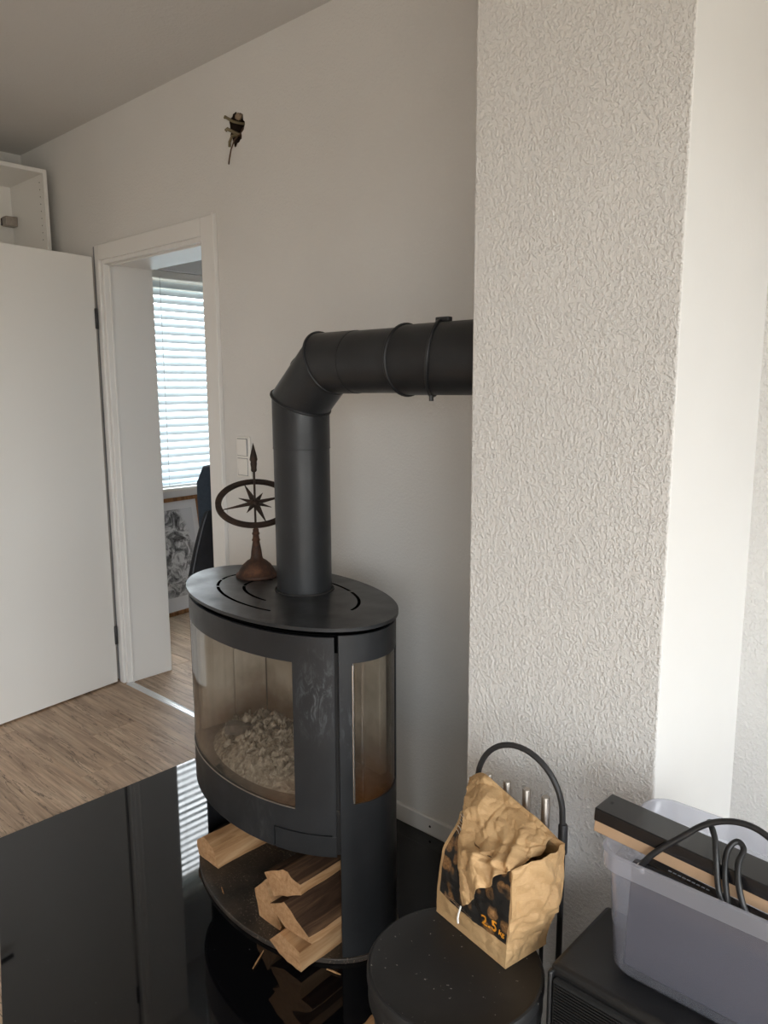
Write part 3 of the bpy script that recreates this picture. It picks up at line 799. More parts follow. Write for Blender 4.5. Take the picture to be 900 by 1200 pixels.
def pipe_piece(name, c0, n0, c1, n1, r, mat='pipe_steel', inner=True, par=fp):
    t = (c1 - c0).normalized(); mb = MB(); seg = 40
    r0, r1 = mitre_ring(c0, n0, t, r), mitre_ring(c1, n1, t, r)
    q0, q1 = mitre_ring(c0, n0, t, r - 0.003), mitre_ring(c1, n1, t, r - 0.003)
    vs = r0 + r1 + q0 + q1; fs = []
    for k in range(seg):
        m = (k + 1) % seg
        fs += [(k, m, seg + m, seg + k), (2 * seg + m, 2 * seg + k, 3 * seg + k, 3 * seg + m), (m, k, 2 * seg + k, 2 * seg + m), (seg + k, seg + m, 3 * seg + m, 3 * seg + k)]
    return mb.add(vs, fs).build(name, mat, par, smooth=40, fix=True)
up_, dg_, hz_ = Vector((0, 0, 1)), (A3 - A2).normalized(), Vector((1, 0, 0))
nA, nB = (up_ + dg_).normalized(), (dg_ + hz_).normalized()
pipe_piece('pipe_section', A0, up_, A1, up_, PR)
pipe_piece('elbow_segment', A1, up_, A2, nA, PR + 0.0012)
pipe_piece('elbow_segment', A2, nA, A3, nB, PR + 0.0012)
pipe_piece('elbow_segment', A3, nB, A4, hz_, PR + 0.0012)
pipe_piece('pipe_section', A4, hz_, A5, hz_, PR)
pipe_piece('pipe_section', A5, hz_, A7, hz_, PR + 0.0045, 'pipe_steel_wide')
for c, n, t, r, rad in ((A2, nA, up_, PR + 0.002, 0.0038), (A3, nB, hz_, PR + 0.002, 0.0038), (A5, hz_, hz_, PR + 0.0045, 0.0045)):
    MB().tube(mitre_ring(c, n, t, r, 48), rad, 8, closed=True).build('joint_bead', 'pipe_steel_wide', fp, smooth=60)
MB().tube(mitre_ring(A1, up_, up_, PR + 0.0008, 48), 0.0012, 6, closed=True).build('joint_bead', 'pipe_steel_wide', fp, smooth=60)
# clamp band, slightly askew, with bolts
nC = (hz_ + Vector((0, 0.48, -0.14))).normalized()
cl = MB().tube(mitre_ring(Lp(-1.088, ZH), nC, hz_, PR + 0.0065, 56), 0.0042, 8, closed=True).build('pipe_clamp', 'pipe_steel_wide', fp, smooth=60)
b0 = Lp(-1.070, ZH + PR + 0.008)
MB().box(b0.x - 0.018, b0.x + 0.018, -0.006, 0.010, b0.z - 0.003, b0.z + 0.007).build('clamp_bolt', 'dark_metal', cl, bevel=0.002)
b1 = Lp(-1.078, ZH - PR - 0.009)
MB().lathe([(0.005, b1.z - 0.008), (0.005, b1.z + 0.004)], 10, b1.x, -0.03).build('clamp_bolt', 'dark_metal', cl)
# cleaning flap screws on the outer side of the bend
mid = (A2 + A3) / 2; outn = Vector((-dg_.z, 0, dg_.x))
lid = MB()
lid.lathe([(0.030, 0), (0.031, 0.002), (0.031, 0.006), (0.029, 0.0075)], 32)
qm = outn.to_track_quat('Z', 'Y').to_matrix().to_4x4()
lid.xform(Matrix.Translation(mid + outn * (PR - 0.0055)) @ qm); lido = lid.build('cleaning_cap', 'pipe_steel', fp, smooth=40)
for q in (-0.016, 0.0, 0.016):
    k = MB(); k.lathe([(0.004, 0), (0.0045, 0.003), (0.003, 0.006)], 10); k.xform(Matrix.Translation(mid + outn * (PR + 0.001) + dg_ * q) @ qm); k.build('rivet', 'dark_metal', lido, smooth=40)
MB().tube([(math.cos(2 * PI * k / 48) * (PR + 0.004), math.sin(2 * PI * k / 48) * (PR + 0.004), 0.0015) for k in range(48)], 0.003, 6, closed=True).build('collar', 'stove_inside', fp, smooth=60)

# ------------------------------------------------------------------ ash and burnt wood in the firebox
def to_world(x, y, z):
    c, s_ = math.cos(R(-7.1)), math.sin(R(-7.1)); return (-1.562 + x * c - y * s_, 1.295 + x * s_ + y * c, HZ + z)
P = []
for i in range(41):
    rr = i / 40; rowp = []
    for k in range(73):
        a = 2 * PI * k / 72; x = rr * 0.250 * math.cos(a); y_ = -0.050 + rr * 0.130 * math.sin(a)
        h = 0.085 * (1 - rr * rr) * (0.8 + 0.4 * noise.noise(Vector((x * 9, y_ * 9, 1.3)))) + 0.024 * abs(noise.noise(Vector((x * 42, y_ * 42, 4)))) * (1 - rr ** 4) + 0.010 * noise.noise(Vector((x * 110, y_ * 110, 2))) * (1 - rr ** 4)
        rowp.append((x, y_, 0.4002 + max(0.0, h)))
    P.append(rowp)
am = MB().grid(P); 
ao = am.build('ash_heap', 'ash', smooth=50, loc=(-1.562, 1.295, HZ), rot=(0, 0, R(-7.1)))
tag(ao, 'heap of pale grey ash behind the curved glass of the stove', 'ash', kind='stuff')
# curls of burnt wood wool on the ash
cu = MB(); rnd = random.Random(3)
for k in range(150):
    a = rnd.uniform(0, 2 * PI); rr = math.sqrt(rnd.random()) * 0.9
    x = rr * 0.235 * math.cos(a); y_ = -0.050 + rr * 0.118 * math.sin(a)
    h = 0.412 + 0.085 * (1 - rr * rr)
    d = Vector((rnd.uniform(-1, 1), rnd.uniform(-1, 1), rnd.uniform(-0.2, 0.5))).normalized(); e = d.orthogonal()
    ln = rnd.uniform(0.012, 0.03); w = rnd.uniform(0.003, 0.007); c = Vector((x, y_, h + rnd.uniform(-0.008, 0.006)))
    rows = []
    for q in range(5):
        u = q / 4 - 0.5; cc = c + d * ln * u + e * 0.01 * math.cos(u * 5); wv = d.cross(e) * w
        rows.append([cc - wv, cc + wv])
    cu.grid(rows)
co = cu.build('ash_flakes', 'ash', smooth=60, loc=(-1.562, 1.295, HZ), rot=(0, 0, R(-7.1)), solid=0.001)
tag(co, 'curled pale ash flakes strewn over the ash heap in the stove', 'ash', kind='stuff')
def rough_log(pts2, length, seg_l=10, amp=0.003, seed=0, taper=1.0):
    """split log: end outline in local XZ, running along +Y"""
    n0 = len(pts2); fine = []
    for i in range(n0):
        a, b = Vector(pts2[i]), Vector(pts2[(i + 1) % n0])
        for k in range(4): fine.append((a.lerp(b, k / 4), i))
    n = len(fine); vs = []; fs = []; mi = []
    cx = sum(p[0].x for p in fine) / n; cz = sum(p[0].y for p in fine) / n
    for j in range(seg_l + 1):
        v = j / seg_l; sc = 1 + (taper - 1) * v
        for (p, _) in fine:
            x, z = cx + (p.x - cx) * sc, cz + (p.y - cz) * sc
            nn = noise.noise(Vector((x * 35 + seed, v * 4.0, z * 35))) * amp
            dx, dz = x - cx, z - cz; l = math.hypot(dx, dz) or 1
            vs.append((x + dx / l * nn, v * length + (0.004 * noise.noise(Vector((x * 40, z * 40, seed))) if j in (0, seg_l) else 0), z + dz / l * nn))
    for j in range(seg_l):
        for k in range(n):
            m = (k + 1) % n; fs.append((j * n + k, (j + 1) * n + k, (j + 1) * n + m, j * n + m)); mi.append(fine[k][1])
    # ends as fans
    for j, flip in ((0, False), (seg_l, True)):
        ci = len(vs); vs.append((cx, j / seg_l * length, cz))
        for k in range(n):
            m = (k + 1) % n; f = (ci, j * n + k, j * n + m); fs.append(f[::-1] if flip else f); mi.append(-1)
    return vs, fs, mi
def log(name, label, cat, pts, y, length, barks, group=None, seed=0, rotz=0.0, mats=('split_wood', 'bark', 'end_grain'), amp=0.0042):
    cx = sum(p[0] for p in pts) / len(pts); zb = min(p[1] for p in pts)
    loc = [(p[0] - cx, p[1] - zb) for p in pts]
    if sum(loc[i][0] * loc[(i + 1) % len(loc)][1] - loc[(i + 1) % len(loc)][0] * loc[i][1] for i in range(len(loc))) < 0:
        idx = list(range(len(loc)))[::-1]; loc = [loc[i] for i in idx]; barks = {(len(loc) - 2 - b) % len(loc) for b in barks}
    vs, fs, mi = rough_log(loc, length, seed=seed, amp=amp)
    t = thing(name, label, cat, (cx, y, zb), rotz, group)
    side = [k for k, m in enumerate(mi) if m >= 0]; ends = [k for k, m in enumerate(mi) if m < 0]
    mb = MB(); mb.v = vs; mb.f = [fs[k] for k in side]; mb.mi = [1 if mi[k] in barks else 0 for k in side]
    mb.build('split_side', [mats[0], mats[1]], t, smooth=45)
    for half in (ends[:len(ends) // 2], ends[len(ends) // 2:]):
        e = MB(); e.v = vs; e.f = [fs[k] for k in half]; e.mi = [0] * len(half)
        me = e.mesh('end_face', mats[2]); b = bmesh.new(); b.from_mesh(me)
        bmesh.ops.delete(b, geom=[v for v in b.verts if not v.link_faces], context='VERTS'); b.to_mesh(me); b.free()
        o = bpy.data.objects.new('end_face', me); COL.objects.link(o); o.parent = t
    return t
G = 'split logs in the stove'
BZ = HZ + 0.0145
log('split_log', 'single split log lying at the far left of the stove base', 'log', [(-1.856, 0.068), (-1.823, 0.092), (-1.774, 0.077), (-1.75, BZ), (-1.852, BZ)], 1.172, 0.24, {0}, G, 1)
log('split_log', 'split log with pale end face lying lowest in the stack under the stove', 'log', [(-1.385, 0.045), (-1.342, 0.088), (-1.272, 0.070), (-1.266, BZ), (-1.335, BZ)], 1.068, 0.25, set(), G, 2)
log('split_log', 'narrow upright split log at the left of the stove log stack', 'log', [(-1.515, 0.095), (-1.471, 0.140), (-1.444, 0.095), (-1.408, 0.034), (-1.412, BZ), (-1.500, BZ)], 1.125, 0.24, {0}, G, 3)
log('split_log', 'dark bark-faced split log in the middle of the stove log stack', 'log', [(-1.400, 0.128), (-1.345, 0.158), (-1.255, 0.108), (-1.247, 0.095), (-1.345, 0.0905)], 1.086, 0.24, {0, 1}, G, 4)
log('split_log', 'split log lying topmost on the stack under the stove', 'log', [(-1.440, 0.190), (-1.365, 0.231), (-1.300, 0.218), (-1.302, 0.190), (-1.400, 0.142)], 1.10, 0.26, {0, 1}, G, 5)
# charred log in the firebox
t_ = log('charred_log', 'charred log lying in the ash behind the stove glass', 'log', [(-0.020, 0), (-0.008, 0.026), (0.016, 0.022), (0.022, 0.0)], 0, 0.20, set(), None, 6, mats=('charcoal', 'charcoal', 'charcoal'), amp=0.006)
t_.location = to_world(-0.13, -0.12, 0.446); t_.rotation_euler = (R(6), 0, R(-62))

def splinter(label, p0, p1, r=0.002):
    p0, p1 = Vector(p0), Vector(p1); m = (p0 + p1) / 2
    b = MB().tube([p0 - m, (p0 - m) * 0.3 + Vector((0, 0, r * 0.3)), (p1 - m) * 0.4, p1 - m], [r * 0.6, r, r, r * 0.5], 5)
    tag(b.build('wood_splinter', 'split_wood', loc=m), label, 'splinter', 'wood splinters around the stove base')
splinter('thin pale splinter sticking out in front of the stove base', (-1.372, 1.005, HZ + 0.003), (-1.400, 1.060, HZ + 0.004), 0.0022)
splinter('short pale splinter beside the lowest log end', (-1.238, 1.125, HZ + 0.003), (-1.200, 1.135, HZ + 0.003), 0.0026)
splinter('curved straw-coloured splinter lying on the stove base', (-1.668, 1.125, BZ + 0.003), (-1.640, 1.112, BZ + 0.003), 0.0018)
log('split_log', 'small wood end peeking out behind the black bin', 'log', [(-1.050, HZ), (-1.045, 0.030), (-0.985, 0.034), (-0.980, HZ)], 0.99, 0.10, set(), None, 8)

# ------------------------------------------------------------------ compass ornament on the stove
cbx, cby = -1.758, 1.352
ct = thing('compass_ornament', 'rusty iron compass rose on a stand with arrow tip', 'ornament', (cbx, cby, HZ + 0.855), math.atan2(cby, cbx) + R(90))
MB().lathe([(0.058, 0), (0.061, 0.003), (0.060, 0.010), (0.054, 0.013), (0.050, 0.022), (0.040, 0.036), (0.028, 0.047), (0.019, 0.052), (0.0165, 0.060)], 40).build('base', 'rusty_iron', ct, smooth=45)
MB().lathe([(0.0165, 0.060), (0.015, 0.075), (0.0125, 0.090), (0.010, 0.104), (0.0125, 0.108), (0.010, 0.113), (0.009, 0.122), (0.0115, 0.127), (0.0085, 0.133), (0.009, 0.139), (0.005, 0.143)], 24).build('stem', 'rusty_iron', ct, smooth=45)
MB().lathe([(0.0032, 0.140), (0.0032, 0.316)], 12).build('rod', 'dark_iron', ct, smooth=45)
MB().lathe([(0.0055, 0.306), (0.0085, 0.310), (0.0080, 0.318), (0.0095, 0.330), (0.0085, 0.335), (0.0115, 0.341), (0.0095, 0.352), (0.0005, 0.388)], 20).build('arrow_tip', 'dark_iron', ct, smooth=45)
CZc = 0.217
tilt = Matrix.Translation((0, 0, CZc)) @ Matrix.Rotation(R(-29), 4, 'X')
rg = MB(); N = 72
for k in range(1):
    P = []
    for i in range(N + 1):
        a = 2 * PI * i / N; ca, sa = math.cos(a), math.sin(a)
        P.append([(ca * r, sa * r, z) for r, z in ((0.095, -0.004), (0.112, -0.004), (0.112, 0.004), (0.095, 0.004), (0.095, -0.004))])
    rg.grid(P)
rg.xform(tilt).build('ring', 'dark_iron', ct, smooth=35)
def star_pt(a, ln, w, h, inner=0.0):
    m = MB(); ca, sa = math.cos(a), math.sin(a)
    def q(u, v, z): return (ca * u - sa * v, sa * u + ca * v, z)
    m.add([q(inner, 0, h), q(inner, 0, -h), q(0.012, w, 0), q(0.012, -w, 0), q(ln, 0, 0.001), q(ln, 0, -0.001)],
          [(0, 3, 4), (0, 4, 2), (1, 4 + 1, 3), (1, 2, 5), (0, 2, 3), (1, 3, 2), (3, 5, 4), (2, 4, 5)])
    return m
for k in range(4):
    s_ = star_pt(R(90 * k + 18), 0.1, 0.010, 0.006).xform(tilt); s_.build('long_point', 'dark_iron', ct, fix=True)
    s_ = star_pt(R(90 * k + 63), 0.052, 0.009, 0.006).xform(tilt); s_.build('short_point', 'dark_iron', ct, fix=True)
MB().lathe([(0.004, -0.009), (0.011, -0.006), (0.013, 0), (0.011, 0.006), (0.004, 0.009)], 20).xform(tilt).build('hub', 'dark_iron', ct, smooth=50)

# ------------------------------------------------------------------ light switch and wires in the wall hole
sw = thing('light_switch', 'white double light switch beside the door frame', 'switch', (-2.335, WY1, 1.153))
MB().box(-0.041, 0.041, -0.009, 0, -0.077, 0.077).build('frame', 'white_plastic', sw, bevel=0.004)
for z in (-0.0365, 0.0365):
    MB().box(-0.0305, 0.0305, -0.0100, -0.0085, z - 0.0325, z + 0.0325).build('rocker_gap', 'piping_grey', sw)
    MB().box(-0.029, 0.029, -0.0135, -0.009, z - 0.031, z + 0.031).xform(Matrix.Rotation(R(2.0), 4, 'X')).build('rocker', 'white_plastic', sw, bevel=0.0025)
hw = thing('wall_cables', 'loose cable ends hanging out of the ragged wall hole', 'cable', (HOLE[0], WY1, HOLE[1]))
def wire(name, pts, r, mat): MB().tube(pts, r, 7).build(name, mat, hw, smooth=60)
wire('cable', [(0.004, 0.04, -0.01), (0.006, 0.0, -0.028), (0.004, -0.015, -0.045), (-0.008, -0.022, -0.075), (-0.020, -0.022, -0.105), (-0.027, -0.020, -0.120)], 0.0026, 'wire_brown')
wire('cable', [(0.000, 0.04, 0.02), (-0.020, 0.0, 0.024), (-0.032, -0.014, 0.034), (-0.042, -0.018, 0.041), (-0.046, -0.016, 0.038)], 0.0050, 'wire_pale')
wire('cable', [(-0.010, 0.045, -0.02), (-0.026, 0.005, -0.008), (-0.040, -0.012, 0.002), (-0.046, -0.014, -0.004)], 0.0060, 'wire_pale')
wire('cable', [(-0.014, 0.04, -0.01), (-0.030, 0.0, -0.022), (-0.034, -0.008, -0.042), (-0.032, -0.010, -0.058)], 0.0050, 'wire_pale')
wire('cable', [(0.016, 0.05, 0.02), (0.020, 0.015, 0.0), (0.008, 0.008, -0.022), (-0.004, 0.02, -0.034), (-0.012, 0.04, -0.02)], 0.0030, 'wire_brown')
lp = MB()
rim_pts = [(x - HOLE[0], -0.002, z - HOLE[1]) for x, _, z in ring_i]
b = bmesh.new(); bmesh.ops.create_icosphere(b, subdivisions=3, radius=1.0)
lv = [v.co.copy() for v in b.verts]; lf = [[v.index for v in f.verts] for f in b.faces]; b.free()
lp.add([(0.006 + v.x * 0.018 * (1 + 0.3 * noise.noise(v * 2)), 0.006 + v.y * 0.010, 0.037 + v.z * 0.012 * (1 + 0.3 * noise.noise(v * 3))) for v in lv], lf)
lp.build('plaster_lump', 'hole_rim', hw, smooth=50)

# ------------------------------------------------------------------ tall open cabinet behind the door leaf
cb = thing('open_cabinet', 'tall white open-fronted cabinet standing behind the door', 'cabinet', (-3.89, 1.30, 0))
CX0, CX1, CY0, CY1, CT = -0.185, 0.188, -0.40, 0.405, 2.412
def cpart(nm, *b_): return MB().box(*b_).build(nm, 'white_lacquer', cb, bevel=0.0015)
sd = cpart('side_panel', CX0, CX1, CY1 - 0.019, CY1, 0, CT); cpart('side_panel', CX0, CX1, CY0, CY0 + 0.019, 0, CT)
cpart('top_panel', CX0, CX1, CY0 + 0.019, CY1 - 0.019, CT - 0.019, CT); cpart('bottom_panel', CX0, CX1, CY0 + 0.019, CY1 - 0.019, 0.06, 0.079)
cpart('back_panel', CX0, CX0 + 0.006, CY0 + 0.019, CY1 - 0.019, 0.079, CT - 0.019); cpart('plinth', CX1 - 0.04, CX1 - 0.02, CY0 + 0.019, CY1 - 0.019, 0, 0.06)
for z in (0.45, 0.85, 1.25, 1.65, 1.955): cpart('shelf', CX0 + 0.006, CX1 - 0.02, CY0 + 0.019, CY1 - 0.019, z - 0.009, z + 0.009)
hg = MB().box(-0.172, -0.12, CY1 - 0.075, CY1 - 0.0195, 2.20, 2.245).build('corner_bracket', 'steel', cb, bevel=0.003)
MB().box(-0.178, -0.170, CY1 - 0.078, CY1 - 0.03, 2.205, 2.24).build('bracket_plate', 'dark_metal', hg, bevel=0.001)
for k in range(9): MB().lathe([(0.0028, 0), (0.0028, 0.0008)], 8).build('shelf_pin_hole', 'dark_gap', cb, loc=(CX1 - 0.04, CY1 - 0.019, 2.36 - k * 0.032), rot=(R(90), 0, 0))

# ------------------------------------------------------------------ room beyond: framed drawing, office chair, jacket
pc = thing('framed_drawing', 'oak-framed grey drawing leaning on the floor below the blind', 'picture', (-4.15, 2.575, 0.0))
pc.rotation_euler = (R(-8), 0, R(96))     # local x along the width, local -y faces the room
PWd, PHt = 0.52, 0.735
for nm, q in (('frame_side', (-PWd / 2, -PWd / 2 + 0.024, 0, PHt)), ('frame_side', (PWd / 2 - 0.024, PWd / 2, 0, PHt)), ('frame_side', (-PWd / 2 + 0.024, PWd / 2 - 0.024, 0, 0.024)), ('frame_side', (-PWd / 2 + 0.024, PWd / 2 - 0.024, PHt - 0.024, PHt))):
    MB().box(q[0], q[1], -0.018, 0.012, q[2], q[3]).build(nm, 'oak_frame', pc, bevel=0.002)
MB().box(-PWd / 2 + 0.02, PWd / 2 - 0.02, -0.004, 0.0, 0.02, PHt - 0.02).build('mount', 'paper_white', pc)
MB().box(-PWd / 2 + 0.065, PWd / 2 - 0.065, -0.0065, -0.0042, 0.11, PHt - 0.075).build('drawing', 'pencil_drawing', pc)

oc = thing('office_chair', 'dark blue office chair behind the doorway beside the picture', 'chair', (-3.168, 2.378, 0), R(48.5))
# local x along the backrest; the chair faces local +y
def cushion(nm, hx, hy, hz, c, mat, par, p=3.2, rotx=0):
    vs = []
    for v in lv:
        l = (abs(v.x) ** p + abs(v.y) ** p + abs(v.z) ** p) ** (1 / p); w = v / l
        q = Vector((w.x * hx, w.y * hy, w.z * hz)); 
        if rotx: q = Matrix.Rotation(rotx, 3, 'X') @ q
        vs.append(q + Vector(c))
    return MB().add(vs, lf).build(nm, mat, par, smooth=60)
cushion('seat', 0.24, 0.24, 0.045, (0, 0.20, 0.48), 'chair_fabric', oc)
cushion('backrest', 0.235, 0.045, 0.25, (0, -0.03, 0.795), 'chair_fabric', oc, p=6, rotx=R(8))
MB().tube([(0, -0.05, 0.60), (0, -0.05, 0.45), (0, 0.05, 0.42), (0, 0.18, 0.42)], 0.022, 8).build('back_bracket', 'dark_metal', oc, smooth=50)
MB().lathe([(0.028, 0.10), (0.028, 0.26), (0.020, 0.26), (0.020, 0.44)], 16, 0, 0.20).build('gas_column', 'dark_metal', oc, smooth=40)
for k in range(5):
    a = R(72 * k + 18); e = Vector((0.30 * math.cos(a), 0.20 + 0.30 * math.sin(a), 0.075))
    MB().tube([(0, 0.20, 0.13), e], [0.026, 0.016], 8).build('base_leg', 'dark_metal', oc, smooth=50)
    cst = MB().lathe([(0.020, -0.012), (0.028, -0.009), (0.028, 0.009), (0.020, 0.012)], 16); cst.xform(Matrix.Translation((e.x, e.y, 0.0285)) @ Matrix.Rotation(a + R(90), 4, 'Z') @ Matrix.Rotation(R(90), 4, 'X')); cst.build('caster', 'dark_metal', oc, smooth=40)
# jacket thrown over the left side of the chair
jk = thing('jacket', 'black jacket with pale piping draped over the office chair', 'jacket', tuple(oc.matrix_world.translation), 0)
jk.location = oc.location; jk.rotation_euler = oc.rotation_euler
P = []
for i in range(25):
    u = i / 24; rowp = []
    for k in range(31):
        v = k / 30; a = (v - 0.5) * 2                     # -1 front hem .. 0 fold .. 1 back hem
        z = 0.79 - 0.055 * abs(a) ** 2.5 - 0.36 * max(0, abs(a) - 0.18)
        yy = -0.035 + math.copysign(min(abs(a), 0.3) * 0.30 + 0.05 * max(0, abs(a) - 0.3), a)
        x = -0.195 + 0.22 * u - 0.11 * max(0, abs(a) - 0.18) * (1 - u)
        wv = 0.016 * noise.noise(Vector((u * 5, a * 2.5, 3))) + 0.008 * math.sin(u * 16 + a * 2) * abs(a)
        rowp.append((x, yy * 1.35 + wv * (1 if a > 0 else -1), z + 0.018 * math.sin(u * 3.0)))
    P.append(rowp)
MB().grid(P).build('body', 'jacket_cloth', jk, smooth=70, solid=0.008)
MB().tube([Vector(P[2][k]) + Vector((-0.004, -0.006 if k < 15 else 0.006, 0.006)) for k in range(2, 29)], 0.0035, 6).build('piping', 'jacket_piping', jk, smooth=60)
MB().tube([Vector(P[12][k]) + Vector((0, -0.010, 0.004)) for k in range(2, 14)], 0.0028, 6).build('piping', 'jacket_piping', jk, smooth=60)

# ------------------------------------------------------------------ black bin with lid
BX, BY, BT, BR = -0.705, 0.933, 0.440, 0.1495
bn = thing('lidded_bin', 'round black metal bin with flat lid carrying the paper bag', 'bin', (BX, BY, HZ))
bz = BT - HZ
MB().lathe([(0.112, 0.0), (0.116, 0.004), (0.120, 0.05), (0.128, 0.20), (0.134, 0.21), (0.135, 0.216), (0.131, 0.222), (0.140, bz - 0.05), (0.141, bz - 0.045)], 64).build('body', 'bin_black', bn, smooth=40)
MB().lathe([(0.144, bz - 0.055), (0.1475, bz - 0.053), (0.1475, bz - 0.026), (0.1455, bz - 0.022), (BR, bz - 0.018), (BR, bz - 0.006), (0.1470, bz - 0.0015), (0.143, bz - 0.0005), (0.140, bz - 0.002), (0.09, bz - 0.001), (0.001, bz)], 72).build('lid', 'bin_lid', bn, smooth=30)

# ------------------------------------------------------------------ fireplace tool set behind the bag
tl = thing('fireplace_tool_stand', 'black arched stand with four steel-handled fire tools against pillar', 'fireplace tools', (-0.716, 1.135, HZ))
MB().box(-0.105, 0.105, -0.030, 0.030, 0, 0.012).build('base', 'dark_metal', tl, bevel=0.003)
pts = [(-0.092, 0, 0.012), (-0.094, 0, 0.40), (-0.094, 0, 0.60)]
for k in range(1, 24):
    a = PI - PI * k / 24; pts.append((0.092 * math.cos(a) , 0, 0.645 + 0.100 * math.sin(a)))
pts += [(0.094, 0, 0.60), (0.094, 0, 0.40), (0.092, 0, 0.012)]
MB().tube(pts, 0.0055, 12).build('arch_handle', 'dark_metal', tl, smooth=50)
MB().lathe([(0.008, 0.575), (0.0085, 0.577), (0.0085, 0.628), (0.0065, 0.631)], 14, 0.094, 0).build('sleeve', 'dark_metal', tl, smooth=40)
MB().box(-0.094, 0.094, 0.006, 0.012, 0.50, 0.515).build('cross_bar', 'dark_metal', tl, bevel=0.002)
for k, x in enumerate((-0.064, -0.022, 0.020, 0.060)):
    zt = 0.672
    h_ = MB().lathe([(0.0072, zt - 0.18), (0.0078, zt - 0.178), (0.0078, zt - 0.002), (0.0064, zt)], 16, x, -0.004).build('tool_handle', 'steel', tl, smooth=40)
    MB().lathe([(0.004, 0.09), (0.004, zt - 0.18)], 8, x, -0.004).build('tool_shaft', 'dark_metal', h_, smooth=40)
    if k == 0: MB().box(x - 0.018, x + 0.018, -0.012, 0.004, 0.02, 0.095).build('brush', 'dark_metal', h_, bevel=0.004)
    elif k == 1: MB().box(x - 0.020, x + 0.020, -0.008, -0.004, 0.02, 0.10).build('shovel', 'dark_metal', h_, bevel=0.001)
    else: MB().tube([(x, -0.004, 0.095), (x, -0.004, 0.04), (x + 0.006, -0.004, 0.028), (x + 0.016, -0.004, 0.034)], 0.004, 8).build('hook', 'dark_metal', h_, smooth=50)

# ------------------------------------------------------------------ crumpled paper bag on the bin
bag = thing('paper_bag', 'crumpled open brown paper bag printed black on the bin lid', 'bag', (-0.713, 1.046, BT), R(-11.2))
rb = random.Random(11)
def facet(p, f, o):
    d = noise.voronoi(p * f + o, distance_metric='DISTANCE_SQUARED')[0]; return min(d[1] - d[0], 1.2)
def crumple(p):
    q = p + Vector((noise.noise(p * 11), noise.noise(p * 11 + Vector((5, 0, 0))), noise.noise(p * 11 + Vector((0, 7, 0))))) * 0.010
    return (facet(q, 20, Vector((1.3, 4.1, 2.2))) * 1.0 + facet(q, 38, Vector((7.3, 0.4, 3.1))) * 0.45 + facet(q, 75, Vector((2.3, 9.4, 5.1))) * 0.16 - 0.55)
def sstep(a, b, x): x = max(0, min(1, (x - a) / (b - a))); return x * x * (3 - 2 * x)
def bag_pt(side, u, v):
    """side 0 front,1 right,2 back,3 left; u along the side 0..1, v height 0..1"""
    w, d = 0.09, 0.05
    ztop = {0: 0.204 - 0.018 * sstep(0, 0.4, u), 1: 0.186 + 0.022 * u, 2: 0.208 + 0.02 * u, 3: 0.228 - 0.024 * u}[side]
    z = v * ztop
    if side == 0: x, y_ = -w + 2 * w * u, -d
    elif side == 1: x, y_ = w, -d + 2 * d * u
    elif side == 2: x, y_ = w - 2 * w * u, d
    else: x, y_ = -w, d - 2 * d * u
    rx = 0.034 * sstep(0.0, 0.13, z) * (0.35 + 0.65 * sstep(-0.05, 0.03, y_))
    if x > 0: x += rx * (x / w)
    else: x += 0.016 * sstep(0.02, 0.16, z) * (-x / w)
    bul = 0.007 * math.sin(PI * min(1, z / 0.21))
    cxu = math.sin(PI * u)
    if side == 0: y_ -= bul * cxu * 1.2
    elif side == 2: y_ += bul * cxu * 0.5
    elif side == 1: x += bul * cxu
    else: x -= bul * cxu - 0.012 * math.sin(PI * u) * v
    lean = sstep(0.62, 1.0, v) * (1 - sstep(-0.09, 0.05, x))        # upper left of the bag falls inwards
    if y_ < 0.02: y_ += 0.030 * lean
    x += 0.014 * lean
    p = Vector((x, y_, z)); n = {0: Vector((0, -1, 0)), 1: Vector((1, 0, 0)), 2: Vector((0, 1, 0)), 3: Vector((-1, 0, 0))}[side]
    edge = min(1.0, v / 0.06) * (0.35 + 0.65 * min(1, min(u, 1 - u) / 0.12))
    amp = (0.006 if side == 0 else 0.013) * edge
    p += n * crumple(p * 1.0) * amp
    p.z += 0.0015 * noise.noise(p * 40) * v
    return p
body = MB(); NU = {0: 44, 1: 30, 2: 30, 3: 24}; NV = 46
cols = []
for side in range(4):
    for k in range(NU[side]): cols.append((side, k / NU[side]))
nc = len(cols)
for j in range(NV + 1):
    for (sd_, u) in cols: body.v.append(tuple(bag_pt(sd_, u, j / NV)))
for j in range(NV):
    for k in range(nc):
        m = (k + 1) % nc; sd_, u = cols[k]; v = (j + 0.5) / NV
        body.f.append((j * nc + k, j * nc + m, (j + 1) * nc + m, (j + 1) * nc + k))
        x_f = -0.09 + 0.18 * (u + 0.5 / NU[0]); 
        body.mi.append(1 if sd_ == 0 and 0.045 < v * 0.186 and u > 0.025 and u < 0.955 else 0)
body.f.append(tuple(range(nc - 1, -1, -1))); body.mi.append(0)
body.build('bag_body', ['kraft_paper', 'bag_print'], bag, smooth=8, solid=0.0006)
def front(x, z, o=0.0012):
    u = max(0.0, min(1.0, (x + 0.09) / 0.18)); return bag_pt(0, u, z / 0.186) + Vector((0, -o, 0))
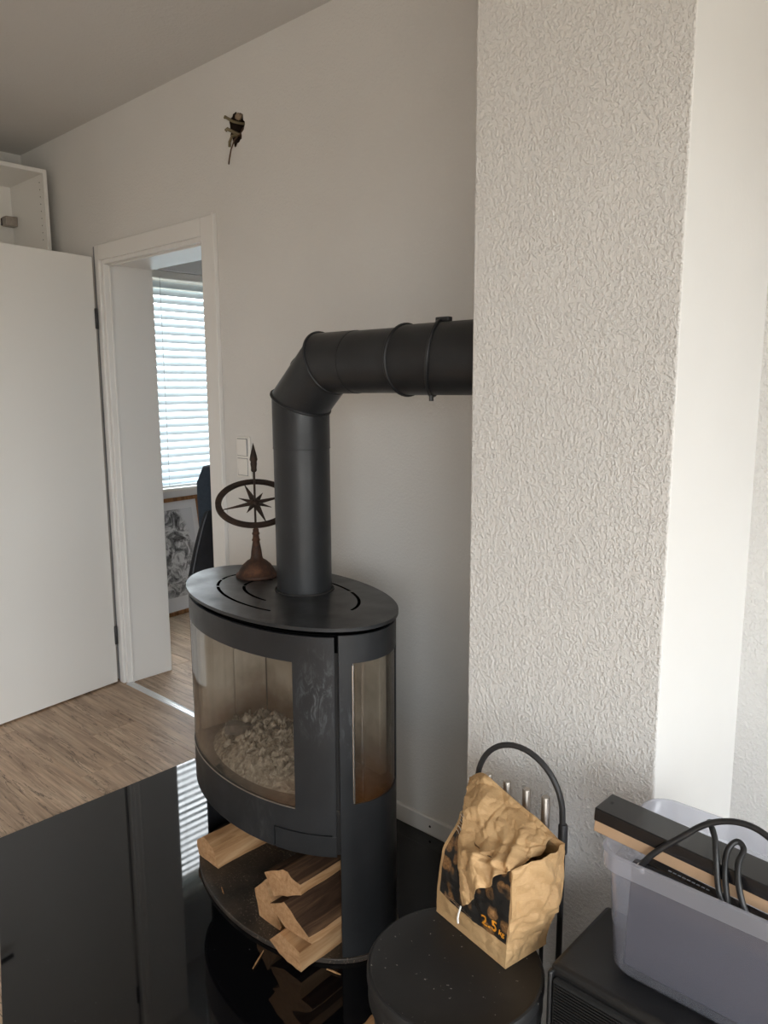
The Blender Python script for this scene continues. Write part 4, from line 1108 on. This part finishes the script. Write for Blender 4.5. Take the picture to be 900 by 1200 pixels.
CTRL = [[(-0.113, 0.05, 0.226), (-0.076, 0.05, 0.250), (-0.022, 0.05, 0.240), (0.025, 0.05, 0.230), (0.066, 0.05, 0.223), (0.108, 0.055, 0.203)],
        [(-0.072, 0.0, 0.218), (-0.031, 0.0, 0.222), (0.009, 0.01, 0.215), (0.044, 0.02, 0.214), (0.076, 0.035, 0.213), (0.104, 0.050, 0.207)],
        [(-0.027, -0.05, 0.196), (0.015, -0.046, 0.186), (0.045, -0.030, 0.192), (0.065, -0.015, 0.200), (0.075, 0.015, 0.206), (0.096, 0.042, 0.206)],
        [(-0.011, -0.072, 0.162), (0.031, -0.080, 0.193), (0.060, -0.066, 0.190), (0.084, -0.052, 0.192), (0.088, -0.005, 0.194), (0.096, 0.032, 0.199)],
        [(0.000, -0.074, 0.120), (0.036, -0.078, 0.158), (0.072, -0.070, 0.178), (0.090, -0.055, 0.188), (0.092, -0.008, 0.188), (0.097, 0.030, 0.196)],
        [(0.007, -0.076, 0.077), (0.044, -0.082, 0.124), (0.079, -0.078, 0.166), (0.094, -0.060, 0.184), (0.094, -0.010, 0.184), (0.098, 0.028, 0.194)]]
CTRL = [[Vector(p) for p in r_] for r_ in CTRL]
def cat(p0, p1, p2, p3, t): return 0.5 * ((2 * p1) + (p2 - p0) * t + (2 * p0 - 5 * p1 + 4 * p2 - p3) * t * t + (3 * p1 - p0 - 3 * p2 + p3) * t ** 3)
def crv(ps, t):
    n = len(ps) - 1; f = min(t * n, n - 1e-6); i = int(f); g = lambda k: ps[max(0, min(n, k))]
    return cat(g(i - 1), g(i), g(i + 1), g(i + 2), f - i)
P = []
for i in range(111):
    r_ = i / 110; rowp = []
    for k in range(121):
        s_ = k / 120; p = crv([crv(rw, s_) for rw in CTRL], r_)
        pl = math.sin(s_ * 31 + 1.6 * noise.noise(p * 18)) * 0.0085 * sstep(0.10, 0.6, r_) * math.sin(PI * min(1, s_ * 1.05))
        c_ = crumple(p + Vector((0.31, 0.17, 0.05)))
        fade = 0.4 + 0.6 * sstep(0, 0.08, r_)
        p = p + Vector((0.2, -0.75, 0.6)).normalized() * (c_ * 0.0125 * fade + pl)
        p.z += 0.004 * math.sin(s_ * 23 + 2) * sstep(0.8, 1.0, r_)
        rowp.append(p)
    P.append(rowp)
MB().grid(P).build('folded_top', 'kraft_paper', bag, smooth=7, solid=0.0008)
# printed marks
def text_mesh(s_, size):
    cu_ = bpy.data.curves.new('t', 'FONT'); cu_.body = s_; cu_.size = size; cu_.resolution_u = 3; cu_.offset = size * 0.022
    o = bpy.data.objects.new('t', cu_); COL.objects.link(o)
    dg = bpy.context.evaluated_depsgraph_get(); me = bpy.data.meshes.new_from_object(o.evaluated_get(dg))
    bpy.data.objects.remove(o); return me
def print_text(nm, s_, size, x0, z0_, mat, bold=0.0, sy=1.0):
    me = text_mesh(s_, size); b = bmesh.new(); b.from_mesh(me)
    bmesh.ops.subdivide_edges(b, edges=[e for e in b.edges if e.calc_length() > 0.006], cuts=2)
    for v in b.verts:
        v.co = front(x0 + v.co.x, z0_ + v.co.y * sy)
    b.to_mesh(me); b.free(); me.materials.clear(); me.materials.append(M[mat]); me.name = nm
    o = bpy.data.objects.new(nm, me); COL.objects.link(o); o.parent = bag
    if bold:
        md = o.modifiers.new('solid', 'SOLIDIFY'); md.thickness = bold; md.offset = 0
    return o
print_text('weight_print', '2.5', 0.027, 0.034, 0.056, 'print_orange', sy=1.0)
print_text('unit_print', 'kg', 0.013, 0.070, 0.0565, 'print_orange')
bc = MB()
for k in range(7):
    z = 0.160 + k * 0.0052
    bc.grid([[front(x, z, 0.0014), front(x, z + (0.0016 if k % 2 else 0.0009), 0.0014)] for x in [-0.083 + q * 0.005 for q in range(9)]], flip=True)
bc.build('barcode_print', 'print_white', bag)
lnm = MB()
for z in (0.050, 0.0535):
    lnm.grid([[front(x, z, 0.0013), front(x, z + 0.0008, 0.0013)] for x in [-0.066 + q * 0.006 for q in range(14 if z < 0.052 else 9)]], flip=True)
lnm.build('small_print', 'box_card', bag)
MB().tube([(0.008, -0.078, 0.080), (0.006, -0.081, 0.066), (0.003, -0.080, 0.055), (0.004, -0.080, 0.046)], 0.0016, 6).build('thread', 'thread_white', bag, smooth=60)

# ------------------------------------------------------------------ speaker box on the floor, tub on top
SX0, SX1, SY0, SY1, SZ = -0.545, 0.05, 0.955, 1.158, 0.510
sp = thing('speaker_cabinet', 'black speaker cabinet with ribbed grille under the plastic tub', 'speaker', ((SX0 + SX1) / 2, (SY0 + SY1) / 2, HZ))
hx, hy = (SX1 - SX0) / 2, (SY1 - SY0) / 2; hz = SZ - HZ
MB().box(-hx, hx, -hy + 0.012, hy, 0.0, hz).build('box', 'speaker_vinyl', sp, bevel=0.010, bseg=4)
MB().box(-hx + 0.012, hx - 0.012, -hy + 0.002, -hy + 0.012, 0.03, hz - 0.016).build('grille_panel', 'speaker_cloth', sp, bevel=0.002)
rbm = MB(); z = 0.036
while z < hz - 0.020: rbm.box(-hx + 0.016, hx - 0.016, -hy - 0.0005, -hy + 0.0025, z, z + 0.0022); z += 0.0052
tag(rbm.build('grille_ribs', 'speaker_vinyl', sp), kind='stuff')
MB().box(-hx + 0.002, -hx + 0.010, -hy + 0.001, -hy + 0.014, 0.02, hz - 0.006).build('corner_strip', 'speaker_vinyl', sp, bevel=0.003)

TX0, TX1, TY0, TY1, TZ, TH = -0.493, -0.055, 0.997, 1.212, SZ, 0.205
tub = thing('storage_tub', 'clear plastic storage tub full of electronics on the speaker', 'tub', ((TX0 + TX1) / 2, (TY0 + TY1) / 2, TZ))
def rrect(hx_, hy_, r, n=8):
    out = []
    for cx, cy, a0 in ((hx_ - r, hy_ - r, 0), (-hx_ + r, hy_ - r, 90), (-hx_ + r, -hy_ + r, 180), (hx_ - r, -hy_ + r, 270)):
        for k in range(n + 1):
            a = R(a0 + 90 * k / n); out.append((cx + r * math.cos(a), cy + r * math.sin(a)))
    return out
thx, thy = (TX1 - TX0) / 2, (TY1 - TY0) / 2
prof = [(-0.030, 0.0, 0.03), (-0.022, 0.003, 0.035), (-0.017, 0.012, 0.036), (-0.008, TH - 0.032, 0.038), (-0.002, TH - 0.030, 0.04), (0.0, TH - 0.028, 0.04), (0.001, TH - 0.002, 0.04), (-0.001, TH, 0.04), (-0.004, TH, 0.038), (-0.0065, TH - 0.003, 0.037), (-0.0095, TH - 0.032, 0.036), (-0.019, 0.014, 0.034), (-0.024, 0.005, 0.033), (-0.032, 0.0025, 0.028)]
rings = [[(x, y_, z) for x, y_ in rrect(thx + o, thy + o, r)] for o, z, r in prof]
nr = len(rings[0])
def ring_mesh(idx, cap):
    tm = MB(); tm.v = [p for i in idx for p in rings[i]]
    for i in range(len(idx) - 1):
        for k in range(nr):
            m = (k + 1) % nr; tm.f.append((i * nr + k, i * nr + m, (i + 1) * nr + m, (i + 1) * nr + k)); tm.mi.append(0)
    if cap: tm.f.append(tuple(range(nr - 1, -1, -1)) if cap > 0 else tuple((len(idx) - 1) * nr + k for k in range(nr))); tm.mi.append(0)
    return tm
ring_mesh([0, 1, 2, 3], 1).build('outer_wall', 'tub_plastic', tub, smooth=40)
ring_mesh([10, 11, 12, 13], -1).build('inner_wall', 'tub_plastic', tub, smooth=40)
ring_mesh([3, 4, 5, 6, 7, 8, 9, 10], 0).build('rim', 'tub_rim_plastic', tub, smooth=40)
emb = MB()
for k, x in enumerate((0.040, 0.052, 0.064, 0.082, 0.094, 0.112)): emb.box(x, x + 0.008, thy - 0.0085, thy - 0.0068, TH - 0.024, TH - 0.008)
emb.build('embossed_mark', 'tub_plastic', tub)

ty = (TY0 + TY1) / 2
pnl = MB().box(-0.165, 0.165, -0.009, 0.009, 0, 0.168).build('flat_panel', 'grey_panel', bevel=0.004, loc=(TX0 + 0.200, TY0 + 0.048, TZ + 0.0035), rot=(R(-5), 0, 0))
tag(pnl, 'dark grey flat panel device standing upright inside the tub', 'panel')
rt = thing('power_adapter', 'flat black adapter with printed label at the tub front rim', 'adapter', (TX0 + 0.130, TY0 + 0.0335, TZ + 0.182), R(0)); rt.rotation_euler = (R(-8), R(4), 0)
MB().box(-0.070, 0.125, -0.013, 0.013, -0.012, 0.012).build('housing', 'gloss_black', rt, bevel=0.003)
for k in range(9): MB().box(-0.03 + k * 0.0068, -0.03 + k * 0.0068 + 0.0048, -0.004, -0.001, 0.0118, 0.0124).build('printed_mark', 'piping_grey', rt)
wp = MB().lathe([(0.006, 0), (0.0065, 0.002), (0.0065, 0.012), (0.005, 0.014)], 14).build('white_plug', 'white_plastic', loc=(TX0 + 0.058, TY0 + 0.028, TZ + 0.186), rot=(R(90), 0, R(70)))
tag(wp, 'small white plug tucked at the left corner of the tub', 'plug')
# long box laid across the tub: black lid over a brown card side
lb = thing('long_box', 'long black-topped brown box lying across the plastic tub', 'box', (TX0 - 0.020, 1.060, TZ + TH + 0.003), R(-0.5)); lb.rotation_euler = (0, R(3.2), R(-0.5))
MB().box(0, 0.42, -0.027, 0.027, 0, 0.020).build('card_base', 'box_card', lb, bevel=0.001)
MB().box(-0.001, 0.421, -0.0285, 0.0285, 0.0185, 0.040).build('black_lid', 'gloss_black', lb, bevel=0.0015)
MB().box(0.010, 0.014, 0.0, 0.006, 0.0398, 0.0404).build('slot', 'dark_gap', lb)
def spline(pts, n=12):
    pts = [Vector(p) for p in pts]; out = []
    for i in range(len(pts) - 1):
        g = lambda k: pts[max(0, min(len(pts) - 1, k))]
        for k in range(n): out.append(cat(g(i - 1), g(i), g(i + 1), g(i + 2), k / n))
    return out + [pts[-1]]
def cable(label, pts, r=0.0042):
    o0 = Vector(pts[0]); q = [p - o0 for p in spline(pts)]
    tag(MB().tube(q, r, 10).build('power_cable', 'cable_rubber', loc=o0, smooth=60), label, 'cable', 'black cables in the tub')
zt = TZ + TH
cable('black cable arching high over the long box in the tub', [(-0.433, 1.020, zt - 0.020), (-0.413, 1.022, zt + 0.012), (-0.383, 1.035, zt + 0.043), (-0.348, 1.05, zt + 0.074), (-0.310, 1.058, zt + 0.088), (-0.273, 1.06, zt + 0.082), (-0.233, 1.05, zt + 0.056), (-0.198, 1.04, zt + 0.020), (-0.178, 1.03, zt - 0.03)], 0.0045)
cable('black cable looping down steeply over the front of the long box', [(-0.350, 1.06, zt + 0.074), (-0.336, 1.045, zt + 0.060), (-0.326, 1.028, zt + 0.034), (-0.316, 1.018, zt - 0.002), (-0.300, 1.014, zt - 0.018), (-0.280, 1.013, zt - 0.022), (-0.228, 1.013, zt - 0.026)], 0.0042)
cable('black cable with a tight bend standing on the long box', [(-0.303, 1.015, zt - 0.014), (-0.314, 1.028, zt + 0.026), (-0.318, 1.046, zt + 0.048), (-0.310, 1.058, zt + 0.059), (-0.300, 1.055, zt + 0.053), (-0.300, 1.036, zt + 0.040), (-0.292, 1.020, zt + 0.016), (-0.276, 1.012, zt - 0.014), (-0.253, 1.011, zt - 0.020), (-0.198, 1.013, zt - 0.03)], 0.0042)
